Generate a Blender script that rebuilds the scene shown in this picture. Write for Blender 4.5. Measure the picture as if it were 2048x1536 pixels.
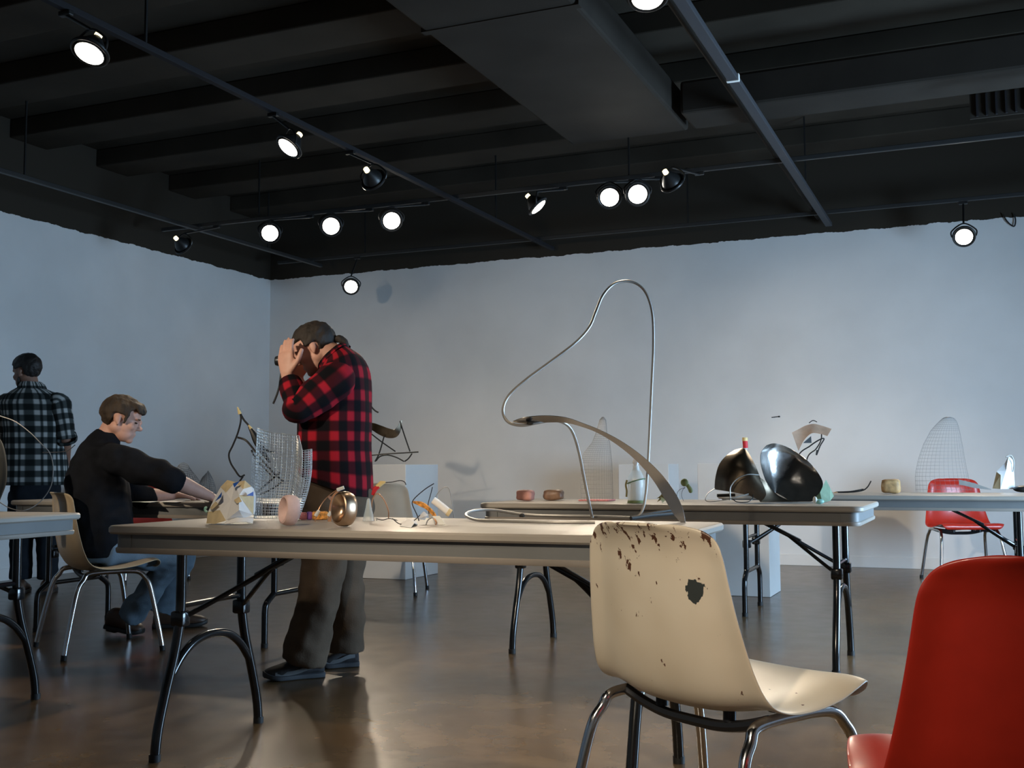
import bpy, bmesh, math, random
from mathutils import Vector as V, Matrix, noise
for o in list(bpy.data.objects):
    bpy.data.objects.remove(o, do_unlink=True)
SC = bpy.context.scene
COL = SC.collection
PI = math.pi
# ---------------------------------------------------------------- camera
YAW, PITCH, ROLL, CAMH, FPX = .405, .074, -.005, .923, 2200.0
CY, SY = math.cos(YAW), math.sin(YAW)
def cal(x, d, z=0.0):
    """camera-aligned ground coordinates (x right, d ahead) to room coordinates"""
    return V((x * CY - d * SY, x * SY + d * CY, z))
def vdir(x, d):
    return cal(x, d).normalized()
_r, _f, _u = cal(1, 0), cal(0, math.cos(PITCH), math.sin(PITCH)), cal(0, -math.sin(PITCH), math.cos(PITCH))
RIGHT = _r * math.cos(ROLL) + _u * math.sin(ROLL)
UP = -_r * math.sin(ROLL) + _u * math.cos(ROLL)
FWD = _f
EYE = V((0, 0, CAMH))
cd = bpy.data.cameras.new('camera')
cam = bpy.data.objects.new('camera', cd)
COL.objects.link(cam)
m = Matrix.Identity(4)
for i, c in enumerate((RIGHT, UP, -FWD)):
    for j in range(3):
        m[j][i] = c[j]
m.translation = EYE
cam.matrix_world = m
cd.sensor_width = 36
cd.lens = FPX / 2048 * 36
cd.clip_start = .05
SC.camera = cam
def ray(px, py):
    return FWD + RIGHT * ((px - 1024) / FPX) - UP * ((py - 768) / FPX)
NEARD = cal(0, 1)
def P(px, py, d):
    """point seen at a photo pixel, d metres ahead of the lens"""
    r = ray(px, py)
    return EYE + r * (d / r.dot(NEARD))
def PZ(px, py, z):
    r = ray(px, py)
    return EYE + r * ((z - CAMH) / r.z)
def PY(px, py, y):
    r = ray(px, py)
    return EYE + r * (y / r.y)
def depth(p):
    return (p - EYE).dot(NEARD)
# ---------------------------------------------------------------- render look
SC.view_settings.view_transform = 'Standard'
SC.view_settings.look = 'None'
SC.view_settings.exposure = .33
SC.view_settings.gamma = 1.0
SC.view_settings.use_curve_mapping = False
w = bpy.data.worlds.new('world')
SC.world = w
w.use_nodes = True
w.node_tree.nodes['Background'].inputs[0].default_value = (.5, .62, .8, 1)
w.node_tree.nodes['Background'].inputs[1].default_value = .25
LW, BW, RW, FW = -7.44, 10.36, 2.2, -4.0     # left, back, right, front walls
WHITE_H, CEIL = 3.05, 3.85
# daylight falls in through the shop window of the right wall
def area(name, loc, aim, sx, sy, power, col, spread=180):
    l = bpy.data.lights.new(name, 'AREA')
    l.shape = 'RECTANGLE'
    l.size, l.size_y, l.energy, l.color = sx, sy, power, col
    l.spread = math.radians(spread)
    o = bpy.data.objects.new(name, l)
    COL.objects.link(o)
    o.location = loc
    o.rotation_euler = (V(aim) - V(loc)).to_track_quat('-Z', 'Z').to_euler()
    return o
WIN_Y0, WIN_Y1, WIN_Z0, WIN_Z1 = 2.0, 10.2, .12, 1.80
area('window_daylight', (RW + .25, (WIN_Y0 + WIN_Y1) / 2, .96), (LW, (WIN_Y0 + WIN_Y1) / 2 - .3, .75),
     WIN_Y1 - WIN_Y0, WIN_Z1 - WIN_Z0, 1350, (.47, .72, 1.0))
# ---------------------------------------------------------------- materials
def nodes_of(name):
    m = bpy.data.materials.new(name)
    m.use_nodes = True
    nt = m.node_tree
    return m, nt, nt.nodes, nt.links, nt.nodes['Principled BSDF']
def mat(name, col, rough=.5, metal=0., var=.0, scale=8., bump=0., bscale=60., coat=0., stretch=None, trans=0., emit=None, alpha=1.):
    m, nt, N, L, b = nodes_of(name)
    c = tuple(col) + (1,)
    b.inputs['Base Color'].default_value = c
    b.inputs['Roughness'].default_value = rough
    b.inputs['Metallic'].default_value = metal
    b.inputs['Coat Weight'].default_value = coat
    b.inputs['Transmission Weight'].default_value = trans
    b.inputs['Alpha'].default_value = alpha
    tc = N.new('ShaderNodeTexCoord')
    src = tc.outputs['Object']
    if stretch:
        mp = N.new('ShaderNodeMapping')
        mp.inputs['Scale'].default_value = stretch
        L.new(src, mp.inputs[0]); src = mp.outputs[0]
    if var:
        n = N.new('ShaderNodeTexNoise')
        n.inputs['Scale'].default_value = scale
        n.inputs['Detail'].default_value = 5
        L.new(src, n.inputs['Vector'])
        r = N.new('ShaderNodeMapRange')
        r.inputs['From Min'].default_value = .3; r.inputs['From Max'].default_value = .7
        r.inputs['To Min'].default_value = 1 - var; r.inputs['To Max'].default_value = 1 + var
        L.new(n.outputs[0], r.inputs[0])
        mx = N.new('ShaderNodeVectorMath'); mx.operation = 'SCALE'
        mx.inputs[0].default_value = col
        L.new(r.outputs[0], mx.inputs['Scale'])
        L.new(mx.outputs[0], b.inputs['Base Color'])
    if bump:
        n2 = N.new('ShaderNodeTexNoise')
        n2.inputs['Scale'].default_value = bscale
        n2.inputs['Detail'].default_value = 6
        L.new(src, n2.inputs['Vector'])
        bp = N.new('ShaderNodeBump')
        bp.inputs['Strength'].default_value = bump
        bp.inputs['Distance'].default_value = .01
        L.new(n2.outputs[0], bp.inputs['Height'])
        L.new(bp.outputs[0], b.inputs['Normal'])
    if emit:
        b.inputs['Emission Color'].default_value = tuple(emit[0]) + (1,)
        b.inputs['Emission Strength'].default_value = emit[1]
    return m
def M_(N, L, op, a, bb=None):
    n = N.new('ShaderNodeMath'); n.operation = op
    for i, x in enumerate((a, bb)):
        if x is None: continue
        if isinstance(x, (int, float)): n.inputs[i].default_value = x
        else: L.new(x, n.inputs[i])
    return n.outputs[0]
def band(N, L, x, period, lo, hi, soft=.06):
    f = M_(N, L, 'FRACT', M_(N, L, 'DIVIDE', x, period))
    a = N.new('ShaderNodeMapRange'); a.interpolation_type = 'SMOOTHSTEP'
    a.inputs[1].default_value = lo - soft; a.inputs[2].default_value = lo + soft
    L.new(f, a.inputs[0])
    c = N.new('ShaderNodeMapRange'); c.interpolation_type = 'SMOOTHSTEP'
    c.inputs[1].default_value = hi - soft; c.inputs[2].default_value = hi + soft
    c.inputs[3].default_value = 1; c.inputs[4].default_value = 0
    L.new(f, c.inputs[0])
    return M_(N, L, 'MULTIPLY', a.outputs[0], c.outputs[0])
def plaid(name, c0, c1, c2, pu, pv, pairs=False):
    """woven check: c0 on no band, c1 on one band, c2 where both cross"""
    m, nt, N, L, b = nodes_of(name)
    uv = N.new('ShaderNodeUVMap')
    s = N.new('ShaderNodeSeparateXYZ'); L.new(uv.outputs[0], s.inputs[0])
    if pairs:
        bu = M_(N, L, 'MAXIMUM', band(N, L, s.outputs[0], pu, .12, .34, .05), band(N, L, s.outputs[0], pu, .5, .72, .05))
        bv = band(N, L, s.outputs[1], pv, .3, .72, .06)
    else:
        bu = band(N, L, s.outputs[0], pu, .27, .73, .07)
        bv = band(N, L, s.outputs[1], pv, .27, .73, .07)
    def mix(f, a, c):
        n = N.new('ShaderNodeMix'); n.data_type = 'RGBA'
        L.new(f, n.inputs[0])
        for i, x in ((6, a), (7, c)):
            if isinstance(x, tuple): n.inputs[i].default_value = x + (1,)
            else: L.new(x, n.inputs[i])
        return n.outputs[2]
    row0 = mix(bu, c0, c1)
    row1 = mix(bu, c1, c2)
    L.new(mix(bv, row0, row1), b.inputs['Base Color'])
    b.inputs['Roughness'].default_value = .95
    b.inputs['Specular IOR Level'].default_value = .15
    return m
M = {}
def dull(m, v=.08):
    m.node_tree.nodes['Principled BSDF'].inputs['Specular IOR Level'].default_value = v
    return m
M['table_top'] = mat('table laminate', (.38, .345, .30), .45, var=.10, scale=3, bump=.02)
M['table_rail'] = mat('table apron', (.17, .175, .175), .5, var=.06, scale=6)
M['rail_edge'] = mat('table flange', (.30, .265, .23), .5, var=.08, scale=5)
M['grey_form'] = mat('grey form', (.085, .085, .075), .8, var=.15, scale=12)
M['black_metal'] = mat('black enamelled tube', (.010, .011, .012), .16, var=.1)
M['chrome'] = mat('chrome tube', (.62, .63, .65), .16, 1.)
M['frame_dark'] = mat('dark seat bracket', (.03, .032, .036), .35, .6)
M['rubber'] = mat('glide rubber', (.012, .012, .012), .6)
M['shell_red'] = mat('red fibreglass', (.52, .030, .016), .33, var=.05, scale=30, coat=.15)
M['shell_beige'] = mat('beige fibreglass', (.50, .39, .25), .4, var=.06, scale=12)
M['shell_tan'] = mat('tan fibreglass', (.46, .38, .29), .45, var=.05, scale=12)
M['plinth'] = mat('white painted plinth', (.74, .73, .71), .55, var=.04, scale=3, bump=.02)
M['paper'] = mat('white paper', (.84, .83, .82), .75, var=.03, scale=10)
M['kraft'] = mat('tan paper', (.70, .56, .33), .75, var=.12, scale=25)
M['tape'] = mat('blue tape', (.02, .10, .42), .5)
M['pink_stone'] = mat('pink stone', (.74, .52, .47), .6, var=.08, scale=40, bump=.05)
M['bronze'] = mat('polished bronze', (.50, .35, .24), .30, 1., var=.08, scale=20)
M['steel'] = mat('dull steel rod', (.36, .345, .32), .45, .7, var=.1, scale=20)
M['sheet_steel'] = mat('sheet steel', (.42, .40, .38), .22, 1., var=.22, scale=25, bump=.10, bscale=35)
M['sheet_blade'] = mat('polished strip', (.44, .41, .385), .27, 1., var=.1, scale=9)
M['sheet_brown'] = mat('brown sheet steel', (.16, .125, .09), .34, 1., var=.25, scale=14, bump=.04)
M['iron'] = mat('black iron', (.022, .021, .020), .45, .4, var=.2)
M['galv'] = mat('galvanised wire', (.60, .61, .60), .35, .85)
M['thin_wire'] = mat('dull wire', (.30, .30, .30), .5, .5)
M['wire_black'] = mat('black wire', (.03, .03, .035), .5)
M['copper'] = mat('copper strip', (.56, .30, .17), .38, .7, var=.1)
M['wood'] = mat('pale wood', (.60, .42, .25), .6, var=.15, scale=15)
M['red_cloth'] = mat('red wrap', (.62, .02, .03), .6)
M['yellow'] = mat('yellow wrap', (.78, .58, .25), .6, var=.1)
M['orange_pat'] = mat('orange patterned paper', (.70, .30, .06), .6, var=.75, scale=90)
M['violet'] = mat('violet wrap', (.24, .10, .38), .6, var=.2, scale=60)
M['pink_wrap'] = mat('pink wrap', (.72, .25, .26), .6, var=.2, scale=60)
M['white_tip'] = mat('white tape', (.82, .82, .78), .7)
M['rock_pink'] = mat('rose rock', (.62, .30, .25), .7, var=.15, scale=25, bump=.4, bscale=30)
M['rock_brown'] = mat('brown rock', (.23, .135, .085), .45, var=.3, scale=25, bump=.35, bscale=25)
M['rock_gold'] = mat('ochre rock', (.50, .30, .13), .6, var=.4, scale=30, bump=.35, bscale=25)
M['green_shell'] = mat('green paper', (.15, .24, .14), .7, var=.15, scale=30)
M['teal'] = mat('turquoise tip', (.32, .62, .54), .5)
M['leaf'] = mat('dried leaf', (.20, .25, .10), .6, var=.2, scale=40)
M['leaf_olive'] = mat('olive leaf', (.28, .23, .09), .7, var=.2, scale=40)
M['clear'] = mat('clear plastic', (.80, .86, .84), .18, alpha=.40)
M['copper_sheet'] = mat('copper sheet', (.62, .43, .31), .4, .35, var=.15, scale=15)
M['skin'] = mat('skin', (.56, .31, .235), .55, var=.08, scale=20)
M['skin_dark'] = mat('sun-browned skin', (.24, .125, .085), .5, var=.08, scale=20)
M['hair_dark'] = mat('dark brown hair', (.019, .013, .009), .75, var=.4, scale=30, bump=.5, bscale=50, stretch=(1, 1, .25))
M['hair_brown'] = mat('brown hair', (.036, .021, .010), .75, var=.5, scale=30, bump=.6, bscale=50, stretch=(1, 1, .25))
M['hair_black'] = mat('black hair', (.012, .010, .009), .6, var=.3, scale=40, bump=.4, bscale=80)
M['tee'] = mat('black jersey', (.010, .011, .014), .9, var=.2, scale=20, bump=.1, bscale=200)
M['jeans'] = mat('faded denim', (.16, .225, .29), .9, var=.22, scale=9, bump=.15, bscale=160)
M['jeans_dark'] = mat('dark denim', (.014, .017, .022), .9, var=.2, scale=9)
M['khaki'] = mat('olive grey canvas', (.105, .076, .054), .9, var=.2, scale=7, bump=.12, bscale=140)
M['boot'] = mat('brown leather', (.075, .040, .024), .5, var=.3, scale=18)
M['boot_sole'] = mat('black sole', (.015, .014, .014), .6)
M['trainer'] = mat('dark trainer mesh', (.028, .027, .030), .7, var=.4, scale=40)
M['trainer_grey'] = mat('grey trainer trim', (.16, .17, .18), .6)
M['trainer_sole'] = mat('dark trainer sole', (.045, .048, .055), .7)
for q in ('tee', 'jeans', 'jeans_dark', 'khaki'): M[q].node_tree.nodes['Principled BSDF'].inputs['Specular IOR Level'].default_value = .08
M['eye'] = mat('eye', (.02, .015, .012), .2)
M['plastic_black'] = mat('black camera plastic', (.012, .012, .013), .4)
M['flannel'] = plaid('red and black check', (.004, .004, .006), (.040, .005, .009), (.34, .012, .024), .086, .086)
M['flannel_grey'] = plaid('black and white check', (.010, .013, .013), (.055, .065, .065), (.42, .43, .42), .105, .082, True)
M['ceil_paint'] = mat('black ceiling paint', (.040, .033, .025), .75, var=.2, scale=2)
M['duct'] = mat('dark duct paint', (.034, .029, .024), .7, var=.15, scale=3)
for q in ('ceil_paint', 'duct'): dull(M[q])
M['track'] = mat('grey track', (.022, .021, .023), .7)
M['track_pale'] = mat('pale grey track', (.055, .056, .062), .6)
dull(M['track']); dull(M['track_pale'], .15)
M['track_dark'] = mat('black track', (.02, .02, .02), .5)
M['fixture'] = mat('black fixture', (.012, .012, .012), .4)
M['reflector'] = mat('bulb glass', (.75, .72, .66), .15, .8)
M['lamp_on'] = mat('glowing lens', (1, 1, 1), .3, emit=((1., .93, .80), 14.))
M['lamp_glint'] = mat('glowing filament', (1, 1, 1), .3, emit=((1., .95, .85), 6.))
M['frame_alu'] = mat('window frame', (.35, .36, .37), .4, .8)
# ---------------------------------------------------------------- mesh builder
def spline(pts, n=8, closed=False):
    """Catmull-Rom through points (any tuple length)"""
    pts = [tuple(p) for p in pts]
    out = []
    k = len(pts)
    rng = range(k) if closed else range(k - 1)
    for i in rng:
        if closed:
            a, b, c, d = pts[(i - 1) % k], pts[i], pts[(i + 1) % k], pts[(i + 2) % k]
        else:
            a, b, c, d = pts[max(i - 1, 0)], pts[i], pts[i + 1], pts[min(i + 2, k - 1)]
        for j in range(n):
            t = j / n
            out.append(tuple(.5 * (2 * q + (r - p) * t + (2 * p - 5 * q + 4 * r - s) * t * t + (3 * q - p - 3 * r + s) * t ** 3)
                             for p, q, r, s in zip(a, b, c, d)))
    if not closed: out.append(pts[-1])
    return out
class MB:
    def __init__(s):
        s.v, s.f, s.u = [], [], []
    def add(s, vs, fs, uvs=None):
        o = len(s.v)
        s.v += [V(x) for x in vs]
        for i, f in enumerate(fs):
            s.f.append(tuple(o + k for k in f))
            s.u.append(uvs[i] if uvs else None)
        return s
    def box(s, c, size, R=None, bevel=0., seg=2):
        bm = bmesh.new()
        bmesh.ops.create_cube(bm, size=1)
        for v in bm.verts: v.co = V((v.co.x * size[0], v.co.y * size[1], v.co.z * size[2]))
        if bevel:
            bmesh.ops.bevel(bm, geom=bm.edges[:], offset=bevel, segments=seg, profile=.5, affect='EDGES')
        bm.verts.index_update()
        R = R or Matrix.Identity(3)
        s.add([V(c) + R @ v.co for v in bm.verts], [[v.index for v in f.verts] for f in bm.faces])
        bm.free()
        return s
    def loft(s, rings, cap=(True, True), uv=None, closed=True):
        n = len(rings[0])
        vs = [p for r in rings for p in r]
        fs, us = [], []
        acc = [0.]
        for i in range(1, len(rings)):
            a = sum((V(x) for x in rings[i]), V((0, 0, 0))) / n; b = sum((V(x) for x in rings[i - 1]), V((0, 0, 0))) / n
            acc.append(acc[-1] + (a - b).length)
        for i in range(len(rings) - 1):
            for j in range(n if closed else n - 1):
                k = (j + 1) % n
                fs.append((i * n + j, i * n + k, (i + 1) * n + k, (i + 1) * n + j))
                if uv:
                    us.append([(j / n * uv, acc[i]), ((j + 1) / n * uv, acc[i]), ((j + 1) / n * uv, acc[i + 1]), (j / n * uv, acc[i + 1])])
        if cap[0]: fs.append(tuple(range(n - 1, -1, -1))); us.append([(0, 0)] * n)
        if cap[1]: fs.append(tuple((len(rings) - 1) * n + j for j in range(n))); us.append([(0, 0)] * n)
        return s.add(vs, fs, us if uv else None)
    def tube(s, pts, r, n=8, closed=False, cap=True, uv=None):
        pts = [V(p[:3]) for p in pts]
        k = len(pts)
        rad = r if isinstance(r, (list, tuple)) else [r] * k
        T = []
        for i in range(k):
            a = pts[(i - 1) % k] if closed else pts[max(i - 1, 0)]
            b = pts[(i + 1) % k] if closed else pts[min(i + 1, k - 1)]
            t = b - a
            T.append(t.normalized() if t.length > 1e-9 else V((0, 0, 1)))
        x = T[0].orthogonal().normalized()
        rings = []
        for i in range(k):
            x = (x - T[i] * x.dot(T[i]))
            x = x.normalized() if x.length > 1e-6 else T[i].orthogonal().normalized()
            y = T[i].cross(x)
            rings.append([pts[i] + x * (rad[i] * math.cos(q)) + y * (rad[i] * math.sin(q)) for q in (2 * PI * j / n for j in range(n))])
        if closed:
            rings.append(rings[0])
            return s.loft(rings, (False, False))
        return s.loft(rings, (cap, cap), uv)
    def wire(s, pts, r, n=6, k=6, closed=False):
        return s.tube(spline(pts, k, closed), r, n, closed)
    def strip(s, pts, widths, side, th=.0015):
        """flat ribbon along points; side = vector or list of vectors across it"""
        rings = []
        for i, p in enumerate(pts):
            p = V(p[:3])
            sd = V(side[i] if isinstance(side, list) else side).normalized()
            a = V(pts[max(i - 1, 0)][:3]); b = V(pts[min(i + 1, len(pts) - 1)][:3])
            nn = (b - a).cross(sd)
            nn = nn.normalized() * th / 2 if nn.length > 1e-9 else V((0, 0, th / 2))
            h = widths[i] / 2 if isinstance(widths, list) else widths / 2
            rings.append([p - sd * h - nn, p + sd * h - nn, p + sd * h + nn, p - sd * h + nn])
        return s.loft(rings)
    def ell(s, c, rad, R=None, nu=20, nv=12):
        R = R or Matrix.Identity(3)
        c = V(c)
        rings = []
        for i in range(nv + 1):
            a = -PI / 2 + PI * (i + .0) / nv
            a = max(-PI / 2 + .02, min(PI / 2 - .02, a))
            rings.append([c + R @ V((rad[0] * math.cos(a) * math.cos(q), rad[1] * math.cos(a) * math.sin(q), rad[2] * math.sin(a)))
                          for q in (2 * PI * j / nu for j in range(nu))])
        return s.loft(rings)
    def lathe(s, prof, c, R=None, n=24, sx=1., sy=1.):
        R = R or Matrix.Identity(3)
        c = V(c)
        return s.loft([[c + R @ V((r * sx * math.cos(q), r * sy * math.sin(q), z)) for q in (2 * PI * j / n for j in range(n))] for r, z in prof])
    def sheet(s, grid, th=.0015):
        R, C = len(grid), len(grid[0])
        g = [[V(p) for p in r] for r in grid]
        nrm = []
        for i in range(R):
            for j in range(C):
                a = g[min(i + 1, R - 1)][j] - g[max(i - 1, 0)][j]
                b = g[i][min(j + 1, C - 1)] - g[i][max(j - 1, 0)]
                q = a.cross(b)
                nrm.append(q.normalized() * th / 2 if q.length > 1e-12 else V((0, 0, 0)))
        flat = [p for r in g for p in r]
        vs = [p + q for p, q in zip(flat, nrm)] + [p - q for p, q in zip(flat, nrm)]
        k = R * C
        fs = []
        for i in range(R - 1):
            for j in range(C - 1):
                a, b, c, d = i * C + j, i * C + j + 1, (i + 1) * C + j + 1, (i + 1) * C + j
                fs += [(a, b, c, d), (k + d, k + c, k + b, k + a)]
        edge = [j for j in range(C)] + [i * C + C - 1 for i in range(1, R)] + [(R - 1) * C + j for j in range(C - 2, -1, -1)] + [i * C for i in range(R - 2, 0, -1)]
        for a, b in zip(edge, edge[1:] + edge[:1]):
            fs.append((b, a, k + a, k + b))
        return s.add(vs, fs)
    def poly(s, pts, th_vec):
        """flat polygon thickened along th_vec"""
        n = len(pts)
        t = V(th_vec)
        vs = [V(p) for p in pts] + [V(p) + t for p in pts]
        fs = [tuple(range(n)), tuple(range(2 * n - 1, n - 1, -1))] + [(i, n + i, n + (i + 1) % n, (i + 1) % n) for i in range(n)]
        return s.add(vs, fs)
    def build(s, name, material, parent=None, origin=None, smooth=True, wrinkle=None, angle=40):
        me = bpy.data.meshes.new(name)
        inv = None
        if parent is not None:
            inv = world_of(parent).inverted()
            vs = [inv @ v for v in s.v]
        else:
            origin = V(origin) if origin is not None else V((0, 0, 0))
            vs = [v - origin for v in s.v]
        me.from_pydata([tuple(v) for v in vs], [], s.f)
        if any(u for u in s.u):
            ul = me.uv_layers.new(name='UVMap')
            k = 0
            for f, u in zip(s.f, s.u):
                for q in range(len(f)):
                    ul.data[k].uv = u[q] if u else (0, 0)
                    k += 1
        bm = bmesh.new(); bm.from_mesh(me)
        bmesh.ops.recalc_face_normals(bm, faces=bm.faces[:])
        if wrinkle:
            amp, fq = wrinkle
            bm.normal_update()
            for v in bm.verts:
                v.co += v.normal * amp * (noise.noise(V((v.co.x * fq, v.co.y * fq, v.co.z * fq * 1.7))) + .5 * noise.noise(v.co * fq * 2.3))
        bm.to_mesh(me); bm.free()
        if smooth:
            me.polygons.foreach_set('use_smooth', [True] * len(me.polygons))
            try: me.set_sharp_from_angle(angle=math.radians(angle))
            except Exception: pass
        me.materials.append(material)
        o = bpy.data.objects.new(name, me)
        COL.objects.link(o)
        if parent is not None: o.parent = parent
        else: o.location = origin
        return o
def world_of(o):
    m = Matrix.LocRotScale(o.location, o.rotation_euler, o.scale)
    return world_of(o.parent) @ m if o.parent else m
def tag(o, label=None, cat=None, group=None, kind=None):
    if label: o['label'] = label
    if cat: o['category'] = cat
    if group: o['group'] = group
    if kind: o['kind'] = kind
    return o
def thing(name, label, cat, loc=(0, 0, 0), rz=0., group=None):
    o = bpy.data.objects.new(name, None)
    o.empty_display_size = .1
    COL.objects.link(o)
    o.location = loc
    o.rotation_euler = (0, 0, rz)
    return tag(o, label, cat, group)
def copy_thing(o, loc=None, rz=None, label=None, parent=None):
    c = o.copy(); COL.objects.link(c)
    if parent is not None: c.parent = parent
    if loc is not None: c.location = loc
    if rz is not None: c.rotation_euler = (0, 0, rz)
    if label: c['label'] = label
    for ch in list(o.children): copy_thing(ch, parent=c)
    return c
def remesh(o, vox, it=4, wrinkle=None):
    """fuse overlapping lumps of one mesh into a single continuous skin"""
    a = o.modifiers.new('r', 'REMESH'); a.mode = 'VOXEL'; a.voxel_size = vox
    b = o.modifiers.new('s', 'SMOOTH'); b.factor = .5; b.iterations = it
    bpy.context.view_layer.update()
    dg = bpy.context.evaluated_depsgraph_get()
    me = bpy.data.meshes.new_from_object(o.evaluated_get(dg))
    old = o.data
    mats = [q for q in old.materials]
    o.modifiers.clear()
    o.data = me
    me.name = o.name
    me.materials.clear()
    for q in mats: me.materials.append(q)
    if wrinkle:
        amp, fq, kz = wrinkle
        bm = bmesh.new(); bm.from_mesh(me); bm.normal_update()
        for v in bm.verts:
            v.co += v.normal * amp * (noise.noise(V((v.co.x * fq, v.co.y * fq, v.co.z * fq * kz))) + .6 * noise.noise(V((v.co.z * fq * 2.1, v.co.x * fq * 1.3, v.co.y * fq * 1.3))))
        bm.to_mesh(me); bm.free()
    me.polygons.foreach_set('use_smooth', [True] * len(me.polygons))
    return o
# ================================================================ setting
def struct(name, mb, m, smooth=False):
    return tag(mb.build(name, m, smooth=smooth), kind='structure')
# floor: polished brown concrete
m, nt, N, L, b = nodes_of('polished concrete')
tc = N.new('ShaderNodeTexCoord')
n1 = N.new('ShaderNodeTexNoise'); n1.inputs['Scale'].default_value = .9; n1.inputs['Detail'].default_value = 8; n1.inputs['Roughness'].default_value = .62
n2 = N.new('ShaderNodeTexNoise'); n2.inputs['Scale'].default_value = 7; n2.inputs['Detail'].default_value = 8
L.new(tc.outputs['Object'], n1.inputs[0]); L.new(tc.outputs['Object'], n2.inputs[0])
ad = M_(N, L, 'ADD', M_(N, L, 'MULTIPLY', n1.outputs[0], .7), M_(N, L, 'MULTIPLY', n2.outputs[0], .3))
cr = N.new('ShaderNodeValToRGB'); L.new(ad, cr.inputs[0])
cr.color_ramp.elements[0].position = .36; cr.color_ramp.elements[0].color = (.080, .046, .020, 1)
cr.color_ramp.elements[1].position = .66; cr.color_ramp.elements[1].color = (.205, .128, .062, 1)
L.new(cr.outputs[0], b.inputs['Base Color'])
mr = N.new('ShaderNodeMapRange'); mr.inputs[3].default_value = .20; mr.inputs[4].default_value = .30
L.new(n2.outputs[0], mr.inputs[0]); L.new(mr.outputs[0], b.inputs['Roughness'])
bp = N.new('ShaderNodeBump'); bp.inputs['Strength'].default_value = .06; bp.inputs['Distance'].default_value = .003
n3 = N.new('ShaderNodeTexNoise'); n3.inputs['Scale'].default_value = 5; L.new(tc.outputs['Object'], n3.inputs[0])
L.new(n3.outputs[0], bp.inputs['Height']); L.new(bp.outputs[0], b.inputs['Normal'])
b.inputs['Specular IOR Level'].default_value = .32
M['floor'] = m
struct('floor', MB().box(((LW + RW) / 2, (BW + FW) / 2, -.05), (RW - LW, BW - FW, .1)), M['floor'])
# walls: white up to the ragged cut-in line, black above it
m, nt, N, L, b = nodes_of('gallery wall paint')
g = N.new('ShaderNodeNewGeometry'); s = N.new('ShaderNodeSeparateXYZ'); L.new(g.outputs['Position'], s.inputs[0])
nz = N.new('ShaderNodeTexNoise'); nz.inputs['Scale'].default_value = 5; nz.inputs['Detail'].default_value = 8; nz.inputs['Roughness'].default_value = .7
L.new(g.outputs['Position'], nz.inputs[0])
zz = M_(N, L, 'ADD', s.outputs[2], M_(N, L, 'MULTIPLY', M_(N, L, 'SUBTRACT', nz.outputs[0], .5), .075))
up = M_(N, L, 'GREATER_THAN', zz, WHITE_H)
nb = N.new('ShaderNodeTexNoise'); nb.inputs['Scale'].default_value = 1.6; nb.inputs['Detail'].default_value = 4
L.new(g.outputs['Position'], nb.inputs[0])
wr = N.new('ShaderNodeValToRGB'); L.new(nb.outputs[0], wr.inputs[0])
wr.color_ramp.elements[0].position = .35; wr.color_ramp.elements[0].color = (.70, .695, .685, 1)
wr.color_ramp.elements[1].position = .65; wr.color_ramp.elements[1].color = (.76, .755, .745, 1)
mx = N.new('ShaderNodeMix'); mx.data_type = 'RGBA'
L.new(up, mx.inputs[0]); L.new(wr.outputs[0], mx.inputs[6]); mx.inputs[7].default_value = (.040, .033, .025, 1)
L.new(mx.outputs[2], b.inputs['Base Color']); b.inputs['Roughness'].default_value = .8
b.inputs['Specular IOR Level'].default_value = .12
M['wall'] = m
T_ = .2
struct('wall_left', MB().box((LW - T_ / 2, (BW + FW) / 2, CEIL / 2), (T_, BW - FW + 2 * T_, CEIL)), M['wall'])
struct('wall_back', MB().box(((LW + RW) / 2, BW + T_ / 2, CEIL / 2), (RW - LW, T_, CEIL)), M['wall'])
struct('wall_front', MB().box(((LW + RW) / 2, FW - T_ / 2, CEIL / 2), (RW - LW, T_, CEIL)), M['wall'])
wr_ = MB()
wr_.box((RW + T_ / 2, (FW + WIN_Y0) / 2, CEIL / 2), (T_, WIN_Y0 - FW, CEIL))
wr_.box((RW + T_ / 2, (BW + WIN_Y1) / 2, CEIL / 2), (T_, BW - WIN_Y1, CEIL))
wr_.box((RW + T_ / 2, (WIN_Y0 + WIN_Y1) / 2, (CEIL + WIN_Z1) / 2), (T_, WIN_Y1 - WIN_Y0, CEIL - WIN_Z1))
wr_.box((RW + T_ / 2, (WIN_Y0 + WIN_Y1) / 2, WIN_Z0 / 2), (T_, WIN_Y1 - WIN_Y0, WIN_Z0))
struct('wall_right', wr_, M['wall'])
wf = MB()
for k in range(5):
    y = WIN_Y0 + (WIN_Y1 - WIN_Y0) * k / 4
    wf.box((RW + .1, min(max(y, WIN_Y0 + .03), WIN_Y1 - .03), (WIN_Z0 + WIN_Z1) / 2), (.08, .06, WIN_Z1 - WIN_Z0))
for z in (WIN_Z0 + .03, WIN_Z1 - .03):
    wf.box((RW + .1, (WIN_Y0 + WIN_Y1) / 2, z), (.08, WIN_Y1 - WIN_Y0, .06))
struct('window_1', wf, M['frame_alu'])
struct('ceiling', MB().box(((LW + RW) / 2, (BW + FW) / 2, CEIL + .05), (RW - LW, BW - FW, .1)), M['ceil_paint'])
struct('baseboard_back', MB().box(((LW + RW) / 2, BW - .006, .05), (RW - LW, .012, .10), bevel=.004), M['plinth'])
struct('baseboard_left', MB().box((LW + .006, (BW + FW) / 2, .05), (.012, BW - FW - .03, .10), bevel=.004), M['plinth'])
# joists under the deck run parallel to the back wall
k = 1
y = BW - .55
while y > FW + .5:
    struct('trim_%d' % k, MB().box(((LW + RW) / 2, y, CEIL - .08), (RW - LW, .40, .16), bevel=.01), M['ceil_paint'])
    y -= .98; k += 1
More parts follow.
